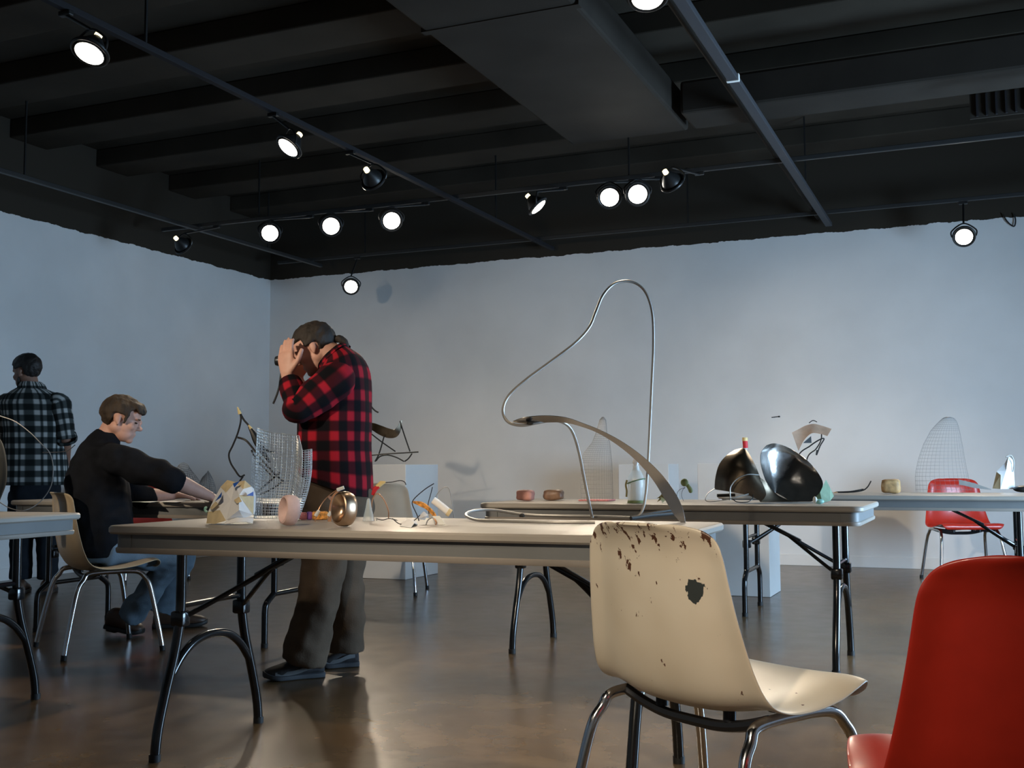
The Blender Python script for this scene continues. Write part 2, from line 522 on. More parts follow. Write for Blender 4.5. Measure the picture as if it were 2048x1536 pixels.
# ---------------------------------------------------------------- overhead services
d = MB()
dx0, dp = PZ(935, 130, 3.24).x, PZ(1185, 45, 3.24).x
dy = PZ(1190, 285, 3.24).y
dw, dc = dp - dx0, (dp + dx0) / 2
d.box((dc, (dy - .5) / 2, 3.355), (dw, dy + .5, .23), bevel=.02)
for yy in (.6, 2.1, 3.6, 5.1):
    d.box((dc, yy, 3.355), (dw + .03, .05, .24))
tag(d.build('air_duct', M['duct'], origin=(dc, dy / 2, 3.355), smooth=False), 'wide rectangular dark-painted air duct running over the room toward the back wall', 'air duct')
# the crossing duct with its register, at the upper right
yd = PZ(1500, 225, 3.22).y
sx0 = dp + .06
t = thing('supply_duct', 'long narrow dark duct crossing the ceiling with a slatted grille at its right', 'air duct', (1.2, yd, 3.30))
MB().box(((sx0 + RW - .05) / 2, yd, 3.32), (RW - .05 - sx0, .38, .22), bevel=.02).build('duct_body', M['duct'], t, smooth=False)
g0 = PY(1995, 207, yd - .20)
gr = MB()
gr.box((g0.x + .1, yd - .197, g0.z), (.50, .012, .15))
gg = gr.build('grille', M['duct'], t, smooth=False)
sl = MB()
for q in range(9):
    sl.box((g0.x - .11 + q * .052, yd - .208, g0.z), (.012, .02, .13))
sl.build('fin', M['track'], gg, smooth=False)
# lighting tracks: (start, end) on plan
def along(p, q, px):  # helper: plan point on a photo line at track height
    return PZ(px, p[1] + (q[1] - p[1]) * (px - p[0]) / (q[0] - p[0]), 3.10)
TRZ = 3.10
def track(name, a, b, label, wd=.04, joint=None, z=TRZ, m='track'):
    a, b = V((a.x, a.y, z)), V((b.x, b.y, z))
    mid = (a + b) / 2
    t = thing(name, label, 'lighting track', mid)
    ang = math.atan2((b - a).y, (b - a).x)
    R = Matrix.Rotation(ang, 3, 'Z')
    MB().box(mid, ((b - a).length, wd, .034), R, bevel=.004).build('rail', M[m], t, smooth=False)
    for f in (.12, .5, .88):
        p = a + (b - a) * f
        MB().box(p + V((0, 0, (CEIL - .16 - z) / 2)), (.012, .012, CEIL - .16 - z)).build('hanger', M['fixture'], t, smooth=False)
    if joint:
        MB().box(a + (b - a) * joint, (.03, wd + .012, .042), R, bevel=.003).build('connector', M['white_tip'], t, smooth=False)
    return t
ta = along((430, 150), (1110, 500), 1105)
x1 = ta.x
track('lighting_track', V((x1, -1.5, 0)), V((x1, BW - .12, 0)), 'long grey lighting track crossing the left half of the ceiling to the back wall')
tb = along((1360, 0), (1655, 445), 1650)
jb = PZ(1477, 155, TRZ)
x2 = tb.x
track('lighting_track', V((x2, -1.5, 0)), V((x2, BW - .12, 0)), 'pale grey lighting track right of centre with a bright joint', .06, (jb.y + 1.5) / (BW - .12 + 1.5), m='track_pale')
tcx = PZ(200, 400, TRZ).x
track('lighting_track', V((tcx, 2, 0)), V((tcx, BW - .3, 0)), 'dim lighting track close above the left wall', .04, m='track_dark')
yt = PZ(783, 420, TRZ).y
track('lighting_track', V((LW + .4, yt, 0)), V((RW - .1, yt, 0)), 'lighting track crossing the ceiling parallel to the back wall, holding the row of glaring lamps', .03, z=TRZ + .05, m='track_dark')
yw = BW - .42
track('lighting_track', V((LW + .4, yw, 0)), V((RW - .1, yw, 0)), 'lighting track close along the top of the back wall', .03, z=TRZ + .05, m='track_dark')
# thin conduits beside the right-hand track
for px, py, lab in ((1340, 10, 'thin dark conduit just left of the pale grey lighting track'),):
    xx = PZ(px, py, 3.17).x
    tag(MB().tube([(xx, -1, 3.185), (xx, BW - .05, 3.185)], .016, 8).build('conduit', M['duct'], origin=(xx, 4, 3.185)), lab, 'pipe')
# ---------------------------------------------------------------- track spotlights
M['neck_glow'] = mat('light leaking at the bulb neck', (1, .9, .6), .4, emit=((1., .85, .5), 1.6))
def spot(px, py, hz, aim, label, lit=True, power=60., trk=None, glint=False, size=.074, angle=55, blend=.6):
    """gimbal-ring spotlight hanging from its track; aim = point it looks at"""
    c = PZ(px, py, hz) if py is not None else V(px)
    top = V((c.x, c.y, TRZ - .017))
    if trk == 'y1': top.x = x1
    if trk == 'y2': top.x = x2
    if trk == 'yt': top.y = yt; top.z += .05
    if trk == 'yw': top.y = yw; top.z += .05
    t = thing('track_spotlight', label, 'spotlight', top, 0, 'track spotlights')
    ax = (V(aim) - c).normalized()
    R = ax.to_track_quat('Z', 'Y').to_matrix()
    MB().box(top + V((0, 0, -.012)), (.07, .03, .024), bevel=.004).build('adapter', M['fixture'], t, smooth=False)
    side = R @ V((1, 0, 0))
    hub = c + V((0, 0, size + .035))
    MB().tube([top + V((0, 0, -.02)), hub], .008, 8).build('stem', M['fixture'], t)
    yk = MB()
    pts = [c + side * (size + .018), c + side * (size + .018) + V((0, 0, size * .7)), hub, c - side * (size + .018) + V((0, 0, size * .7)), c - side * (size + .018)]
    yk.wire(pts, .006, 6, 6)
    yk.build('yoke', M['fixture'], t)
    rg = MB()
    ring = [c + R @ V(((size + .008) * math.cos(q), (size + .008) * math.sin(q), 0)) for q in (2 * PI * j / 28 for j in range(28))]
    rg.tube(ring, .010, 8, closed=True)
    rg.build('gimbal_ring', M['fixture'], t)
    bl = MB().lathe([(size * .97, .012), (size, .0), (size * .86, -.035), (size * .5, -.075), (.024, -.092), (.003, -.094)], c, R, 24)
    bo = bl.build('bulb', M['fixture'], t)
    MB().lathe([(.003, -.090), (.019, -.092), (.018, -.118), (.003, -.122)], c, R, 14).build('neck', M['neck_glow'] if glint else M['fixture'], bo)
    ln = MB().lathe([(size * .94, .010), (size * .8, .018), (size * .45, .026), (.003, .028)], c, R, 24)
    ln.build('lens', M['lamp_on'] if lit else M['reflector'], bo)
    if lit:
        l = bpy.data.lights.new('spot_beam', 'SPOT')
        l.energy = power; l.color = (1., .84, .64); l.spot_size = math.radians(angle); l.spot_blend = blend; l.shadow_soft_size = .06
        o = bpy.data.objects.new('spot_beam', l); COL.objects.link(o)
        o.parent = t
        o.location = c + ax * .035 - top
        o.rotation_euler = ax.to_track_quat('-Z', 'Y').to_euler()
    return t
HZ = 2.86
cam_low = V((0, 0, .6))
spot(540, 466, HZ, cal(-1.2, 3.9, .7), 'glaring lamp, leftmost of the three lit side by side over the standing man', trk='yt', power=85)
spot(662, 452, HZ, cal(-.4, 3.2, .7), 'glaring lamp in the middle of the three over the standing man', trk='yt', power=95)
spot(783, 441, HZ, cal(.1, 4.2, .7), 'glaring lamp, rightmost of the three over the standing man', trk='yt', power=85)
spot(1219, 394, HZ, cal(.5, 4.2, .7), 'glaring lamp, left one of the close pair right of centre', trk='yt', power=85)
spot(1275, 388, HZ, cal(1.0, 3.2, .7), 'glaring lamp, right one of the close pair right of centre', trk='yt', power=85)
spot(702, 573, 2.80, cal(-.9, 5.6, .3), 'small lit lamp hanging in front of the back wall near the corner', trk='yw', power=90)
spot(1928, 473, 2.78, cal(2.2, 5.2, .5), 'lit lamp glaring against the back wall at the far right', trk='yw', power=120)
spot(1295, -8, 2.90, cal(.5, 3.4, 0), 'lit lamp cut off by the top edge, right of centre', trk='y2', power=70)
spot(180, 104, HZ, cal(-2.5, 3.6, 0), 'lit lamp seen from the side at the upper left', trk='y1', power=60, glint=True)
spot(578, 293, HZ, cal(-2.6, 5.6, .9), 'lit lamp seen edge-on, left of centre below the long track', trk='y1', power=60, glint=True)
spot(1075, 412, HZ, cal(2.0, 7.9, .9), 'lamp turned half away from the lens at mid ceiling', trk='yt', power=60, angle=70, blend=1., glint=True)
spot(747, 360, HZ, V((-3.8, BW, .9)), 'lamp turned away from the lens, just under the long track', trk='y1', power=95, angle=85, blend=1., glint=True)
spot(1345, 366, HZ, V((-.9, BW, .6)), 'lamp turned away from the lens, right of the glaring pair', trk='yt', power=85, angle=90, blend=1., glint=True)
spot(367, 492, HZ, V((-6.2, BW, 1.3)), 'lamp turned away near the top of the left wall', trk='yt', power=30, angle=95, blend=1., glint=True)
# unseen lamps added behind the lens, same fixture, to light chair, plinths and table
spot(V((x1, -1.0, HZ)), None, HZ, cal(-1.0, 8.8, .62), 'added unseen lamp on the long left track, farthest behind the viewpoint', trk='y1', power=620, angle=22, blend=.8)
spot(V((x1, -.3, HZ)), None, HZ, cal(1.45, 7.75, .60), 'added unseen lamp on the long left track, nearer of the two behind the viewpoint', trk='y1', power=620, angle=20, blend=.8)
spot(V((x2, -.9, HZ)), None, HZ, cal(.28, 2.5, .6), 'added unseen lamp on the pale grey track, farthest behind the viewpoint', trk='y2', power=330, angle=40, blend=1.)
spot(V((x2, .3, HZ)), None, HZ, cal(-.35, 3.95, .78), 'added unseen lamp on the pale grey track, just behind the viewpoint', trk='y2', power=180, angle=32, blend=1.)
# ================================================================ folding tables
TL, TW, TH = 1.83, .762, .74
def rounded_rect(l, w, r, n=6):
    out = []
    for cx, cy, a0 in ((l / 2 - r, w / 2 - r, 0), (-l / 2 + r, w / 2 - r, PI / 2), (-l / 2 + r, -w / 2 + r, PI), (l / 2 - r, -w / 2 + r, 1.5 * PI)):
        for k in range(n + 1):
            a = a0 + PI / 2 * k / n
            out.append((cx + r * math.cos(a), cy + r * math.sin(a)))
    return out
def folding_table(near_left, yaw, label, style=1):
    """near_left: near left corner in camera-aligned ground coordinates"""
    ang = YAW - yaw
    u = V((math.cos(ang), math.sin(ang), 0)); v = V((-math.sin(ang), math.cos(ang), 0))
    c = cal(*near_left) + u * TL / 2 + v * TW / 2
    t = thing('folding_table', label, 'table', c, ang, 'folding tables')
    Wm = world_of(t)
    def B(mb, name, mt, **k):
        for i, q in enumerate(mb.v): mb.v[i] = Wm @ q
        return mb.build(name, mt, t, **k)
    prof = [(-.006, TH - .026), (0, TH - .020), (.0, TH - .007), (-.005, TH - .001), (-.010, TH)]
    rings = []
    for off, z in [(-.02, TH - .026)] + prof:
        rings.append([V((x, y, z)) for x, y in rounded_rect(TL + 2 * off, TW + 2 * off, .055 + off)])
    B(MB().loft(rings), 'tabletop', M['table_top'], angle=30)
    ap = MB()
    o = rounded_rect(TL - .045, TW - .045, .045); i_ = rounded_rect(TL - .085, TW - .085, .03)
    z0, z1 = TH - .082, TH - .024
    n = len(o)
    vs = [V((x, y, z)) for z in (z0, z1) for x, y in o] + [V((x, y, z)) for z in (z0, z1) for x, y in i_]
    fs = []
    for k in range(n):
        q = (k + 1) % n
        fs += [(k, q, n + q, n + k), (2 * n + q, 2 * n + k, 3 * n + k, 3 * n + q), (q, k, 2 * n + k, 2 * n + q), (n + k, n + q, 3 * n + q, 3 * n + k)]
    ap.add(vs, fs)
    for sx in (-1, 1):      # seams of the corner castings
        for sy in (-1, 1):
            ap.box((sx * (TL / 2 - .10), sy * (TW / 2 - .021), (z0 + z1) / 2), (.004, .004, z1 - z0 - .004))
    B(ap, 'apron', M['table_rail'], angle=30)
    rr_ = [[V((x, y, z)) for x, y in rounded_rect(TL - .045 + 2 * q, TW - .045 + 2 * q, .045 + q)] for q, z in ((-.015, z0 - .004), (.003, z0 - .004), (.006, z0 + .002), (.006, z0 + .011), (.002, z0 + .014), (-.015, z0 + .014))]
    B(MB().loft(rr_ + [rr_[0]], (False, False)), 'apron_flange', M['rail_edge'], angle=30)
    zt = TH - .05
    for s in (-1, 1):
        X = s * (TL / 2 - .143)
        for q in (-1, 1):
            lg = MB()
            if style == 1:
                pts = [(X, q * .165, zt), (X, q * .165, .55), (X, q * .168, .44), (X, q * .190, .33), (X, q * .235, .20), (X, q * .268, .09), (X, q * .28, .0)]
            else:
                pts = [(X, q * .20, zt), (X, q * .20, .45), (X, q * .20, .29), (X, q * .205, .265), (X, q * .262, .225), (X, q * .278, .19), (X, q * .28, .10), (X, q * .28, 0.)]
            lg.tube(spline(pts, 6), .0165, 10)
            lo = B(lg, 'leg', M['black_metal'])
            B(MB().tube([(X, q * .28, 0), (X, q * .28, .022)], .0185, 10), 'foot_cap', M['rubber']).parent = t
        br = MB()
        if style == 1:
            pts = [(X, -.215, .245), (X, -.16, .305), (X, -.09, .345), (X, 0, .358), (X, .09, .345), (X, .16, .305), (X, .215, .245)]
            br.tube(spline(pts, 6), .0145, 10)
        else:
            br.tube([(X, -.205, .262), (X, .205, .262)], .0135, 10)
        br.tube([(X, -.165, .47), (X, .165, .47)], .009, 8)
        B(br, 'leg_arch', M['black_metal'])
        fb = MB()
        a = V((s * (TL / 2 - .56), 0, zt - .012)); f = V((s * (TL / 2 - .335), 0, .565))
        fb.box((a + f) / 2, ((a - f).length + .02, .042, .016), Matrix(((( a - f).normalized()), V((0, 1, 0)), (a - f).normalized().cross(V((0, 1, 0))))).transposed(), bevel=.004)
        for q in (-1, 1):
            fb.wire([f + (a - f) * .2 + V((0, q * .012, 0)), f + V((0, q * .03, -.01)), V((X - s * .05, q * .13, .46)), V((X, q * .165, .43))], .0085, 8, 5)
            fb.box((X, q * .167, .43), (.05, .045, .05), bevel=.008)
        fb.tube([(a.x, -.25, zt), (a.x, .25, zt)], .010, 8)
        B(fb, 'folding_brace', M['black_metal'])
    return t
folding_table((-1.300, 3.497), .377, 'nearest folding table, mid picture, holding the big wire loop and the bronze ring')
folding_table((-.177, 5.468), .409, 'folding table behind the white chair, holding the big curved metal sheets')
folding_table((1.242, 6.745), .384, 'farthest right folding table, running off the right edge in front of the far red chair', 2)
DA = .395
folding_table((-2.87, 6.27), DA, 'folding table the seated man leans over', 2)
yE = .377
eu, ev = (math.cos(yE), -math.sin(yE)), (math.sin(yE), math.cos(yE))
EFR = (-1.745, 4.53)      # far right corner of the table at the left edge
folding_table((EFR[0] - eu[0] * TL - ev[0] * TW, EFR[1] - eu[1] * TL - ev[1] * TW), yE, 'folding table cut off by the left edge of the picture')
# ================================================================ shell chairs
def shell_mesh(mt, name, t, B, stains=None):
    prof = [(.205, .415), (.216, .430), (.212, .446), (.192, .454), (.148, .450), (.09, .438), (.03, .424), (-.03, .412), (-.085, .406),
            (-.135, .415), (-.172, .448), (-.194, .505), (-.206, .57), (-.214, .63), (-.221, .69), (-.226, .735), (-.234, .762), (-.244, .782), (-.254, .794), (-.262, .800)]
    half = [.188, .210, .224, .234, .243, .249, .252, .253, .253, .250, .244, .233, .221, .211, .202, .195, .185, .167, .138, .095]
    pr = spline([(y, z, h) for (y, z), h in zip(prof, half)], 3)
    rows = []
    n = len(pr)
    for i, (y, z, h) in enumerate(pr):
        a = pr[max(i - 1, 0)]; b_ = pr[min(i + 1, n - 1)]
        ty, tz = b_[0] - a[0], b_[1] - a[1]
        l = math.hypot(ty, tz); ny, nz_ = (tz / l, -ty / l)        # toward the sitter
        f = i / (n - 1)
        if f > .74:
            k_ = min(1, (f - .74) / .10)
            ny, nz_ = ny * (1 - k_) + k_, nz_ * (1 - k_)
        # depth of the side curl: shallow at the front lip, deep at the hip, moderate at the back
        curl = .012 +   .034 * math.exp(-((f - .48) / .15) ** 2) + .030 * (1 / (1 + math.exp(-(f - .55) / .05))) * (1 - .55 * max(0, (f - .85) / .15))
        if f < .14: curl *= f / .14
        row = []
        K = 13
        for j in range(K):
            q = -1 + 2 * j / (K - 1)
            q = math.copysign(abs(q) ** .85, q)
            c = curl * abs(q) ** 2.6
            e_ = (max(0, abs(q) - .80) / .20) ** 1.4
            c -= .024 * e_ * max(0, min(1, (f - .04) / .22)) * (1 if f < .80 else max(0, 1 - (f - .80) / .14))
            fl = .008 * max(0, abs(q) - .86) / .14
            row.append(V((h * q + math.copysign(fl, q), y + (-ny if False else ny) * c * (1), z + nz_ * c)))
        rows.append(row)
    mb = MB()
    R, C = len(rows), len(rows[0])
    mb.add([p for r in rows for p in r], [(i * C + j, i * C + j + 1, (i + 1) * C + j + 1, (i + 1) * C + j) for i in range(R - 1) for j in range(C - 1)])
    o = B(mb, name, mt)
    md = o.modifiers.new('thickness', 'SOLIDIFY'); md.thickness = .0075; md.offset = 0
    sb = o.modifiers.new('smooth', 'SUBSURF'); sb.levels = 1; sb.render_levels = 2
    return o
def shell_chair(center, f, label, shell='shell_beige', leg='chrome', detail=True):
    fx, fy = f
    fv = vdir(fx, fy)
    ang = math.atan2(fv.y, fv.x) - PI / 2
    t = thing('shell_chair', label, 'chair', cal(*center), ang, 'moulded shell chairs')
    Wm = world_of(t)
    def B(mb, name, mt, par=None, **k):
        for i, q in enumerate(mb.v): mb.v[i] = Wm @ q
        return mb.build(name, mt, par or t, **k)
    shell_mesh(M[shell], 'seat_shell', t, B)
    for s in (-1, 1):
        for q, yf, ym in ((1, .225, .085), (-1, -.255, -.125)):
            pts = [(s * .262, yf, .0), (s * .252, yf * .93, .10), (s * .228, yf * .70 + (.01 if q > 0 else -.012), .315), (s * .220, yf * .62, .372), (s * .215, (yf * .62 + ym) / 2 - q * .004, .398), (s * .212, ym * .55, .405), (s * .212, -.012, .405)]
            lo = B(MB().tube(spline(pts, 6), .0125, 10), 'leg', M[leg])
            B(MB().tube([(s * .262, yf, 0), (s * .2605, yf * .99, .025)], .0145, 10), 'glide', M['rubber'], lo)
    for y in (.07, -.09):
        pts = [(-.212, y, .405), (-.15, y, .398), (-.09, y * .9, .412), (0, y * .9, .417), (.09, y * .9, .412), (.15, y, .398), (.212, y, .405)]
        if y < 0: pts = [(-.212, y, .405), (-.15, y, .385), (-.08, y, .372), (0, y, .37), (.08, y, .372), (.15, y, .385), (.212, y, .405)]
        B(MB().tube(spline(pts, 5), .0125, 8), 'cross_bar', M['frame_dark'])
    for sx in (-1, 1):
        for y in (.06, -.085):
            B(MB().tube([(sx * .10, y, .385), (sx * .10, y, .434)], .014, 10), 'mount', M['frame_dark'])
    return t
# white paint-stained shell
m, nt, N, L, b = nodes_of('stained cream fibreglass')
tc = N.new('ShaderNodeTexCoord'); sp = N.new('ShaderNodeSeparateXYZ'); L.new(tc.outputs['Object'], sp.inputs[0])
n1 = N.new('ShaderNodeTexNoise'); n1.inputs['Scale'].default_value = 38; n1.inputs['Detail'].default_value = 5; n1.inputs['Roughness'].default_value = .62
mp = N.new('ShaderNodeMapping'); mp.inputs['Scale'].default_value = (1, 1, .55); L.new(tc.outputs['Object'], mp.inputs[0]); L.new(mp.outputs[0], n1.inputs[0])
hz = N.new('ShaderNodeMapRange'); hz.inputs[1].default_value = .66; hz.inputs[2].default_value = .80; hz.inputs[3].default_value = .0; hz.inputs[4].default_value = .155
L.new(sp.outputs[2], hz.inputs[0])
st = M_(N, L, 'GREATER_THAN', M_(N, L, 'ADD', n1.outputs[0], hz.outputs[0]), .695)
n2 = N.new('ShaderNodeTexNoise'); n2.inputs['Scale'].default_value = 5; L.new(tc.outputs['Object'], n2.inputs[0])
rp = N.new('ShaderNodeValToRGB'); L.new(n2.outputs[0], rp.inputs[0])
rp.color_ramp.elements[0].position = .35; rp.color_ramp.elements[0].color = (.68, .60, .47, 1)
rp.color_ramp.elements[1].position = .65; rp.color_ramp.elements[1].color = (.76, .69, .56, 1)
mx = N.new('ShaderNodeMix'); mx.data_type = 'RGBA'; L.new(st, mx.inputs[0]); L.new(rp.outputs[0], mx.inputs[6]); mx.inputs[7].default_value = (.11, .050, .030, 1)
dv = N.new('ShaderNodeVectorMath'); dv.operation = 'DISTANCE'; L.new(tc.outputs['Object'], dv.inputs[0]); dv.inputs[1].default_value = (.125, -.20, .672)
bl_ = M_(N, L, 'LESS_THAN', M_(N, L, 'ADD', dv.outputs['Value'], M_(N, L, 'MULTIPLY', n1.outputs[0], .05)), .049)
m2 = N.new('ShaderNodeMix'); m2.data_type = 'RGBA'; L.new(bl_, m2.inputs[0]); L.new(mx.outputs[2], m2.inputs[6]); m2.inputs[7].default_value = (.045, .055, .055, 1)
L.new(m2.outputs[2], b.inputs['Base Color']); b.inputs['Roughness'].default_value = .38
M['shell_white'] = m
wc = shell_chair((.462, 2.49), (.80, .60), 'cream shell chair with brown paint stains, in the foreground right of centre', 'shell_white')
# hand-painted stains on the back of the near chair: an anchor-like run, a teal blot
shell_chair((.782, 1.70), (.15, .99), 'red shell chair cut off by the lower right corner', 'shell_red')
shell_chair((-2.11, 5.72), (.80, .60), 'beige shell chair under the seated man', 'shell_beige')
shell_chair((3.55, 8.72), (-.06, -1), 'red shell chair facing us against the back wall at the far right', 'shell_red')
shell_chair((-3.02, 9.2), (.6, -.8), 'red shell chair by the left wall, mostly hidden behind the seated man and tables', 'shell_red')
shell_chair((-.93, 8.2), (.10, .99), 'tan shell chair standing in front of the left plinth', 'shell_tan')
# ================================================================ plinths
def plinth(px, py, d_, w, dp, h, label, side=1):
    """px,py = foot of the corner nearest the lens (right front corner)"""
    c = PZ(px, py, 0)
    ctr = V((c.x - w / 2, c.y + dp / 2, 0))
    o = MB().box(ctr + V((0, 0, h / 2 + .001)), (w, dp, h), bevel=.004).build('plinth', M['plinth'], origin=ctr, smooth=False)
    return tag(o, label, 'plinth', 'white plinths')
P1 = plinth(811, 1160, 0, .56, .58, .935, 'white plinth holding the black bird-like iron sculpture, right of the standing man')
P2 = plinth(1340, 1137, 0, .47, .36, .93, 'white plinth against the back wall behind the clear bottle')
P3 = plinth(1541, 1195, 0, .50, .42, .93, 'white plinth behind the curved metal sheets, tallest at right of centre')
# small marks on the back wall
c = PY(1551, 834, BW)
hk = MB()
hk.tube([c + V((-.035, -.006, -.004)), c + V((.03, -.006, .003))], .004, 6)
hk.ell(c + V((.034, -.010, .003)), (.010, .010, .008), nu=10, nv=6)
tag(hk.build('wall_hook', M['iron'], origin=c), 'small dark hook stuck on the back wall above the metal sheets', 'hook')
cl = [PY(px, py, BW - .03) for px, py in ((2006, 428), (2012, 440), (2022, 450), (2029, 452), (2031, 440), (2028, 428))]
tag(MB().wire(cl, .006, 6, 6).build('cable_loop', M['iron'], origin=cl[0]), 'dark cable loop hanging at the top of the back wall, far right', 'cable')
# ================================================================ people
def basis(f, u):
    f = V(f).normalized(); r = f.cross(V(u)).normalized(); u = r.cross(f)
    return r, f, u
def ring(c, r, f, a, b, n=28, e=2.3):
    out = []
    for k in range(n):
        q = 2 * PI * k / n
        x, y = math.cos(q), math.sin(q)
        out.append(V(c) + r * (a * math.copysign(abs(x) ** (2 / e), x)) + f * (b * math.copysign(abs(y) ** (2 / e), y)))
    return out
def limb(mb, pts, n=16, k=6, uv=None, cap=True):
    """pts: (position, radius) -> smooth tapering tube"""
    sp = spline([tuple(p) + (r,) for p, r in pts], k)
    return mb.tube([q[:3] for q in sp], [max(q[3], .002) for q in sp], n, uv=uv, cap=cap)
def add_head(mb, c, f, u, s=1., ear=True):
    r, f, u = basis(f, u)
    B_ = Matrix((r, f, u)).transposed()
    c = V(c)
    def e(x, y, z, a, b_, d, tilt=None):
        R = B_ if tilt is None else B_ @ Matrix.Rotation(tilt, 3, 'X')
        mb.ell(c + (r * x + f * y + u * z) * s, (a * s, b_ * s, d * s), R, 24, 16)
    e(0, -.012, .030, .073, .094, .080)             # cranium
    e(0, .030, .035, .060, .060, .055)              # forehead
    e(0, .034, -.028, .058, .054, .068)             # mid face
    e(0, .034, -.066, .050, .056, .046)             # jaw
    e(0, -.004, -.046, .060, .050, .044)            # jaw hinge
    e(0, .070, -.095, .024, .020, .017)             # chin
    e(0, .076, .020, .044, .017, .012)              # brow
    e(.036, .058, -.026, .022, .024, .020); e(-.036, .058, -.026, .022, .024, .020)
    e(0, .090, -.004, .010, .014, .028, -.30)       # nose bridge
    e(0, .101, -.024, .0125, .018, .013)            # nose tip
    e(.010, .092, -.030, .008, .011, .007); e(-.010, .092, -.030, .008, .011, .007)
    e(0, .082, -.058, .021, .013, .007); e(0, .080, -.068, .019, .013, .008)   # lips
    if ear:
        for x in (-1, 1):
            e(x * .073, -.010, -.010, .008, .016, .025, .2)
            e(x * .071, -.003, -.030, .008, .009, .012)
    return r, f, u
def add_hand(mb, wrist, d, back, thumb_side, curl=(.25, .25, .3, .35), spread=.10, s=1., thumb_curl=.3):
    """d: wrist to knuckles; back: outward from the back of the hand; thumb_side: +-1 along d x back"""
    d = V(d).normalized(); back = (V(back) - d * V(back).dot(d)).normalized()
    x = d.cross(back).normalized() * thumb_side      # toward the thumb
    w = V(wrist)
    rings = []
    for t, a, b_ in ((-.02, .026, .021), (.0, .028, .021), (.03, .036, .019), (.06, .042, .017), (.085, .042, .015), (.097, .038, .012)):
        rings.append(ring(w + d * t * s, x, back, a * s, b_ * s, 16, 2.6))
    mb.loft(rings)
    fing = [(.030, .072, .0095), (.010, .080, .0098), (-.010, .075, .0095), (-.030, .058, .0082)]
    for i, (off, ln, r) in enumerate(fing):
        p = w + d * .085 * s + x * off * s
        dd = (d + x * (off / .03) * spread).normalized()
        pts = [(p - dd * .02 * s, r * s), (p, r * 1.05 * s)]
        ang = 0
        for seg in (.46, .30, .24):
            ang += curl[i] * (1.0 if seg > .4 else 1.1)
            q = dd * math.cos(ang) - back * math.sin(ang)
            p = p + q * ln * seg * s
            r *= .93
            pts.append((p, r * s))
        limb(mb, pts, 10, 4)
    p = w + d * .022 * s + x * .026 * s
    td = (d * .72 + x * .75 - back * .12).normalized()
    p2 = p + td * .040 * s
    td2 = (td * .8 + d * .5 - back * thumb_curl).normalized()
    p3 = p2 + td2 * .032 * s
    p4 = p3 + (td2 + d * .2 - back * thumb_curl).normalized() * .026 * s
    limb(mb, [(p - td * .015 * s, .015 * s), (p, .0155 * s), (p2, .0120 * s), (p3, .0108 * s), (p4, .0085 * s)], 10, 4)
def shoe(mb, heel, toe, up=(0, 0, 1), w=.046, h=.075, sole=False, lift=0.):
    heel, toe = V(heel), V(toe)
    d = (toe - heel); L_ = d.length; d = d.normalized(); u = V(up); x = d.cross(u).normalized(); u = x.cross(d)
    rings = []
    if not sole:
        prof = [(0., .55, .45, .55), (.03, .78, .85, .62), (.12, .86, 1.0, .62), (.28, .86, 1.05, .60), (.42, .88, .92, .5), (.58, .98, .68, .36), (.74, 1.02, .52, .28), (.88, .88, .42, .24), (.97, .58, .32, .2), (1.0, .28, .18, .15)]
        for t, a, b_, cz in prof:
            rings.append(ring(heel + d * L_ * t + u * (.016 + h * b_ / 2), x, u, w * a, h * b_ / 2 + .004, 18, 2.4))
    else:
        for t, a in ((-.015, .5), (.02, .84), (.12, .93), (.3, .88), (.45, .88), (.6, 1.02), (.76, 1.08), (.9, .93), (.98, .62), (1.012, .28)):
            k = .016 * max(0, (t - .75) / .25) ** 2
            rings.append(ring(heel + d * L_ * t + u * (.012 + k), x, u, w * a + .003, .0125, 18, 5))
    return mb.loft(rings)
def finish_hair(mb, m, parent, vox=.006, name='hair'):
    o = mb.build(name, m, parent)
    return remesh(o, vox, 2, (.0025, 60, .5))
def hair_cap(mb, c, f, u, s, keep):
    """scalp shell: cranium a little enlarged, sunk into the skin where keep() is false"""
    r, f, u = basis(f, u); c = V(c)
    rings = []
    nv, nu = 30, 40
    for i in range(nv + 1):
        a = max(-PI / 2 + .02, min(PI / 2 - .02, -PI / 2 + PI * i / nv))
        rg = []
        for j in range(nu):
            q = 2 * PI * j / nu
            x, y, z = math.cos(a) * math.cos(q), math.cos(a) * math.sin(q), math.sin(a)
            p = V((.073 * x, -.010 + .098 * y, .030 + .083 * z))
            g = keep(p.x, p.y, p.z)
            o = V((x, y, z)) * (.013 if g > 0 else -.02)
            o *= 1 if g <= 0 else (.75 + .4 * noise.noise(p * 45))
            p = p + o
            rg.append(c + (r * p.x + f * p.y + u * p.z) * s)
        rings.append(rg)
    return mb.loft(rings)
